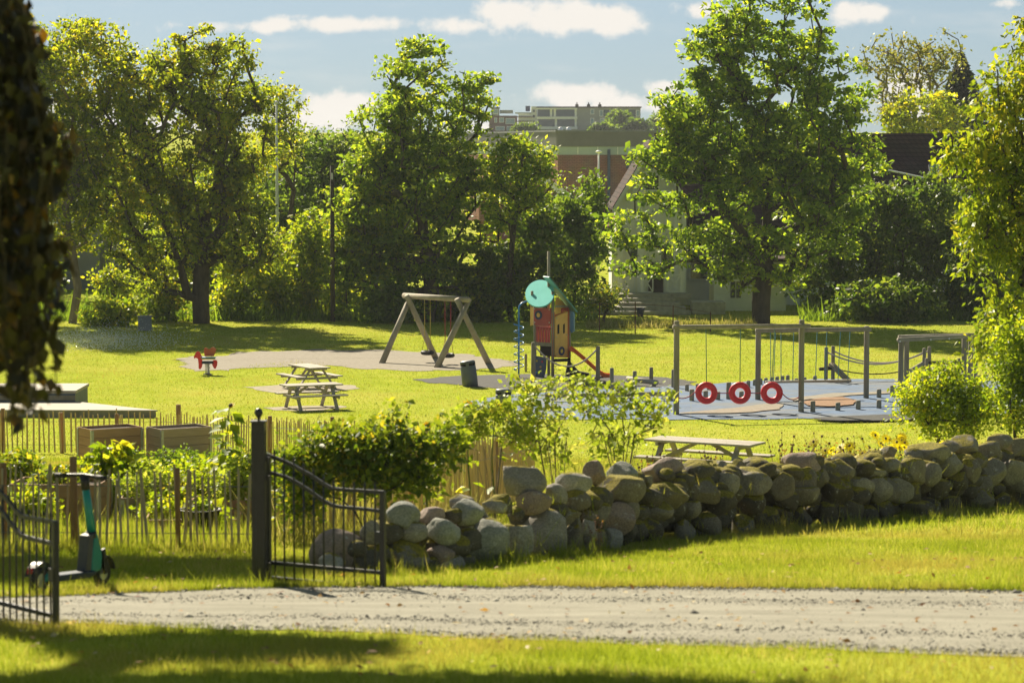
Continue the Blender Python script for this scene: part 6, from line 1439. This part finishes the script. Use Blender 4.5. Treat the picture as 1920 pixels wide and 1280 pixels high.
# black tubs
for px, d, lab in ((372, 33.4, 'black plastic tub low behind the near fence'), (425, 40, 'black plastic tub behind the vegetable beds')):
    b = P3(px, d); o = MB().lathe([(.14, 0), (.20, .28), (.215, .29), (.19, .29), (.17, .2)], n=18).build('plant_tub', M_TYRE, None, True); o.location = b; o.scale = (1.3, 1.3, 1.1); tag(o, lab, 'plant tub', 'black plant tubs')
# ------------------------------------------------------------------ flowers
M_PETAL = leafmat('yellow_petal', (.62, .36, .01), (.80, .55, .02), tr=.45, tboost=(1.1, 1.0, .6)); M_SEED = mat('seed_head', (.10, .05, .025), (.05, .028, .015), scale=30, rough=.9); M_STEM = mat('green_stem', (.09, .14, .02), (.06, .10, .015), scale=9, rough=.7); M_DRYST = mat('dry_red_stem', (.20, .09, .05), (.12, .055, .035), scale=9, rough=.8)
M_PETALY = leafmat('lemon_petal', (.75, .60, .01), (.85, .72, .02), tr=.45, tboost=(1.1, 1.05, .6))
def sunflower(label, px, py, d, r, face, seed, lf=14, curve=0.0, leafL=.16):
    rg = np.random.default_rng(seed); b = P3(px, d); H = at(px, py, d).z - b.z; t = thing('sunflower', label, 'sunflower', b, group='sunflowers in the garden')
    mb = MB(); line = [(curve * (k / 8) ** 2 + .02 * math.sin(k), 0, H * k / 8) for k in range(9)]; mb.tube(line, [.014 - .001 * k for k in range(9)], 7); mb.build('stem', M_STEM, t, True)
    k = rg.uniform(.35, .97, lf); a = rg.uniform(0, 6.28, lf); A = np.stack([np.cos(a), np.sin(a), -.35 + .5 * rg.normal(size=lf) * .5], -1); C = np.stack([curve * k * k, 0 * k, H * k], -1) + A * leafL * .75
    leaves('leaves', C, A, rg.normal(0, .3, (lf, 3)) + (0, 0, 1), leafL * rg.uniform(.7, 1.3, lf), leafL * .75, M_LIME, t)
    if r:
        f = Vector(face).normalized(); c = Vector(line[-1]) + f * .03; MB().lathe([(r * .5, -.02), (r * .52, .0), (r * .42, .022), (.005, .028)], c, f, 18).build('seed_disc', M_SEED, t, True)
        u, w = frame(f); n = 26; aa = np.linspace(0, 2 * np.pi, n, endpoint=False) + rg.normal(0, .06, n); dirs = np.array([list(u * math.cos(q) + w * math.sin(q) + f * rg.uniform(-.1, .35)) for q in aa])
        leaves('petals', np.array(c) + dirs * r * .78, dirs, np.tile(np.array(f), (n, 1)), r * .75, r * .3, M_PETAL, t)
    return t
sunflower('tall sunflower stalk with big leaves behind the near fence', 422, 757, 35.5, .055, (.3, .2, -.4), 91, 60, .03, .21)
sunflower('drooping dark-headed sunflower at the top of the rose bush', 880, 757, 33.8, .085, (-.5, -.6, -.5), 92, 8, .0)
sunflower('bright yellow sunflower in front of the upright litter bin', 925, 764, 33.8, .085, (.75, -.45, .1), 93, 8, .0)
sunflower('small yellow sunflower low over the rose bush', 798, 800, 33.2, .06, (-.3, -.9, .2), 94, 6, .0)
def coneflower(seed, H, nf=4, spread_=.16):
    rg = np.random.default_rng(seed); t = thing('yellow_flower', '', 'flower', group='yellow flowers behind the stone wall'); mb = MB(); Cs, As, Ns = [], [], []; cc = MB(); LC, LA = [], []
    for i in range(nf):
        e = Vector((rg.normal(0, spread_), rg.normal(0, spread_), H * rg.uniform(.72, 1.02))); mb.tube([(e.x * .2, e.y * .2, 0), (e.x * .6, e.y * .6, e.z * .6), e], [.006, .005, .003], 5)
        f = Vector((rg.normal(0, .5), rg.normal(0, .5) - .5, .9)).normalized(); u, w = frame(f); Cs, As, Ns = [], [], []
        for k in range(10):
            q = 2 * math.pi * k / 10; dd = u * math.cos(q) + w * math.sin(q) + f * -.1; Cs.append(np.array(e + dd * .05)); As.append(np.array(dd)); Ns.append(np.array(f))
        fh = leaves('flower_head', np.array(Cs), np.array(As), np.array(Ns), .07, .034, M_PETALY, t); MB().ball(e + f * .008, .018, 6).build('flower_centre', M_SEED, fh, True)
        for k in range(5): LC.append(np.array(e) * (rg.uniform(.3, .85)) + rg.normal(0, .03, 3)); LA.append(rg.normal(size=3))
    mb.build('stems', M_STEM, t, True); leaves('leaves', np.array(LC), np.array(LA), rg.normal(size=(len(LC), 3)) + (0, 0, .6), .09, .03, M_BUSHL, t); return t
protos = [coneflower(s, h, n) for s, h, n in ((1, 1.0, 6), (2, .9, 5), (3, .8, 4))]
FL = [(1640, 838, 41), (1655, 830, 41.4), (1664, 845, 40.2), (1668, 852, 40.6), (1680, 826, 42), (1696, 826, 42), (1708, 828, 42), (1724, 842, 41.4), (1690, 856, 40.4), (1692, 862, 40), (1625, 862, 39.2), (1612, 855, 39.6), (1645, 862, 39.4), (1560, 850, 38.6), (1605, 868, 39), (1676, 862, 40), (1796, 838, 42.6), (1780, 846, 42.2), (1915, 833, 44), (1585, 862, 39), (1528, 838, 38.4), (1635, 872, 39.2), (1700, 846, 41)]
for i, (px, py, d) in enumerate(FL):
    o = protos[i % 3] if i < 3 else copy_tree(protos[i % 3]); b = P3(px, d); H = max(.3, at(px, py - 12, d).z - b.z); o.location = b; k = H / (1.0, .9, .8)[i % 3]; o.scale = (min(1.1, k) , min(1.1, k), k); o.rotation_euler = (0, 0, i * 1.9)
    o['label'] = 'yellow daisy-like flower at the right edge above the wall' if i == 18 else 'yellow daisy-like flower under the rounded bush at the wall top' if i in (16, 17) else 'yellow daisy-like flower in the loose patch behind the middle of the stone wall'
def seedstalk(seed, H):
    rg = np.random.default_rng(seed); t = thing('seed_stalk', '', 'plant', group='dry seed stalks behind the stone wall'); mb, hd = MB(), MB()
    for i in range(4):
        e = Vector((rg.normal(0, .10), rg.normal(0, .1), H * rg.uniform(.7, 1.03))); mb.tube([(e.x * .2, e.y * .2, 0), (e.x * .7, e.y * .7, e.z * .6), e], [.005, .004, .003], 5)
        for k in range(5): mb.ball(e * (1 - .07 * k) + Vector(rg.normal(0, .014, 3)), .016 * rg.uniform(.6, 1.2), 5)
    n = 26; k = rg.uniform(.3, .95, n); C = np.stack([rg.normal(0, .07, n), rg.normal(0, .07, n), H * k], -1)
    mb.build('stems', M_DRYST, t, True); leaves('leaves', C, rg.normal(size=(n, 3)), rg.normal(size=(n, 3)), .055, .02, leafmat('red_leaf', (.16, .07, .03), (.30, .17, .05), tr=.4), t); return t
sp = [seedstalk(s, .9) for s in (11, 12, 13)]
SS = [(1205, 850, 36), (1218, 845, 36.4), (1255, 850, 36.8), (1290, 842, 37), (1320, 838, 37.2), (1345, 850, 37), (1300, 860, 36.6), (1470, 815, 38.4), (1480, 825, 38.2), (1503, 818, 38.6), (1535, 816, 38.8), (1545, 840, 38.6), (1560, 818, 39), (1590, 826, 39.2), (1600, 838, 39.2), (1572, 832, 39), (1610, 820, 40), (1620, 832, 39.6), (1240, 862, 36), (1360, 856, 37)]
for i, (px, py, d) in enumerate(SS):
    o = sp[i % 3] if i < 3 else copy_tree(sp[i % 3]); b = P3(px, d); H = max(.3, at(px, py, d).z - b.z); o.location = b; o.scale = (1, 1, H / .9); o.rotation_euler = (0, 0, i * 2.3)
    o['label'] = 'dry reddish seed stalk on the wall side of the lone picnic table' if px < 1400 else 'dry brown seed stalk among the yellow flowers behind the wall'
# weeds and grass sprouting from the wall's joints and foot
px = rng.uniform(900, 1950, 1500); hz = rng.uniform(.02, .75, 1500) ** 1.3; d = interp(WALL, px) + .12 + .25 * hz; k = wob(px * .02, hz * 3, 2) > .35
blades('wall_weeds', ((px - CX) / F * d)[k], d[k], (.10 * rng.lognormal(0, .5, 1500))[k], .010, M_GRASS, .9, z=gzn(d[k]) + hz[k])
# a reddish weed in front of the wall, small white flowers at the heap
o = copy_tree(sp[0]); b = gp(1122, 1043); b.y -= .02; o.location = b; o.scale = (.7, .7, .55); o['label'] = 'sunlit reddish weed growing at the foot of the wall'; o['group'] = 'weeds at the foot of the stone wall'
# garden weeds and long grass between the beds and along the garden side of the wall
def weeds(n, pxr, dr, h, w, m, name='weeds'):
    px = rng.uniform(*pxr, n); d = rng.uniform(*dr, n); blades(name, (px - CX) / F * d, d, h * rng.lognormal(0, .5, n), w, m, .7)
weeds(9000, (-40, 480), (30.2, 36), .13, .012, M_GRASS); weeds(14000, (480, 900), (30.8, 44), .26, .012, M_DRYG); 
px = rng.uniform(1000, 1960, 12000); d = interp(WALL, px) + rng.uniform(1.4, 4.5, 12000); blades('long_grass', (px - CX) / F * d, d, .30 * rng.lognormal(0, .5, 12000), .010, M_DRYG, .6)
px = rng.uniform(1000, 1180, 3000); d = interp(WALL, px) + rng.uniform(.9, 3.5, 3000); blades('long_grass', (px - CX) / F * d, d, .45 * rng.lognormal(0, .4, 3000), .010, M_DRYG, .6)
# a low screen of weeds under the far trees
px = rng.uniform(-50, 1990, 26000); d = rng.uniform(122, 131, 26000); k = ~((px > 1120) & (px < 1500)); blades('undergrowth', ((px - CX) / F * d)[k], d[k], (.35 * rng.lognormal(0, .5, 26000))[k], .09, M_HEDGE, .9)
px = rng.uniform(1100, 1420, 5000); d = rng.uniform(117, 121, 5000); blades('long_grass', (px - CX) / F * d, d, .14 * rng.lognormal(0, .5, 5000), .05, M_DRYG, .8)
# sprinkler spray over the shaded lawn at the left
M_DROP = mat('water_drop', (.75, .80, .80), rough=.15, spec=.8)
n = 7000; px = rng.normal(185, 70, n); d = rng.uniform(103, 110, n); z = np.abs(rng.normal(0, .32, n)) + .05
C = np.stack([(px - CX) / F * d, d, gzn(d) + z], -1); kind(leaves('sprinkler_spray', C, rng.normal(size=(n, 3)), rng.normal(size=(n, 3)), .05, .022, M_DROP), 'stuff')

HAZE = 0.00016
# ------------------------------------------------------------------ summer air between the camera and the hill
hz = MB().box((0, 350, 9.4), (900, 900, 20.8)).build('haze', None)
kind(hz, 'stuff')
mh = bpy.data.materials.new('haze'); mh.use_nodes = True; nth = mh.node_tree; nth.nodes.remove(nth.nodes['Principled BSDF'])
pv = nth.nodes.new('ShaderNodeVolumePrincipled'); pv.inputs['Color'].default_value = (.93, .96, 1.0, 1); pv.inputs['Density'].default_value = HAZE; pv.inputs['Anisotropy'].default_value = .1
nth.links.new(pv.outputs[0], nth.nodes['Material Output'].inputs['Volume']); hz.data.materials.append(mh)
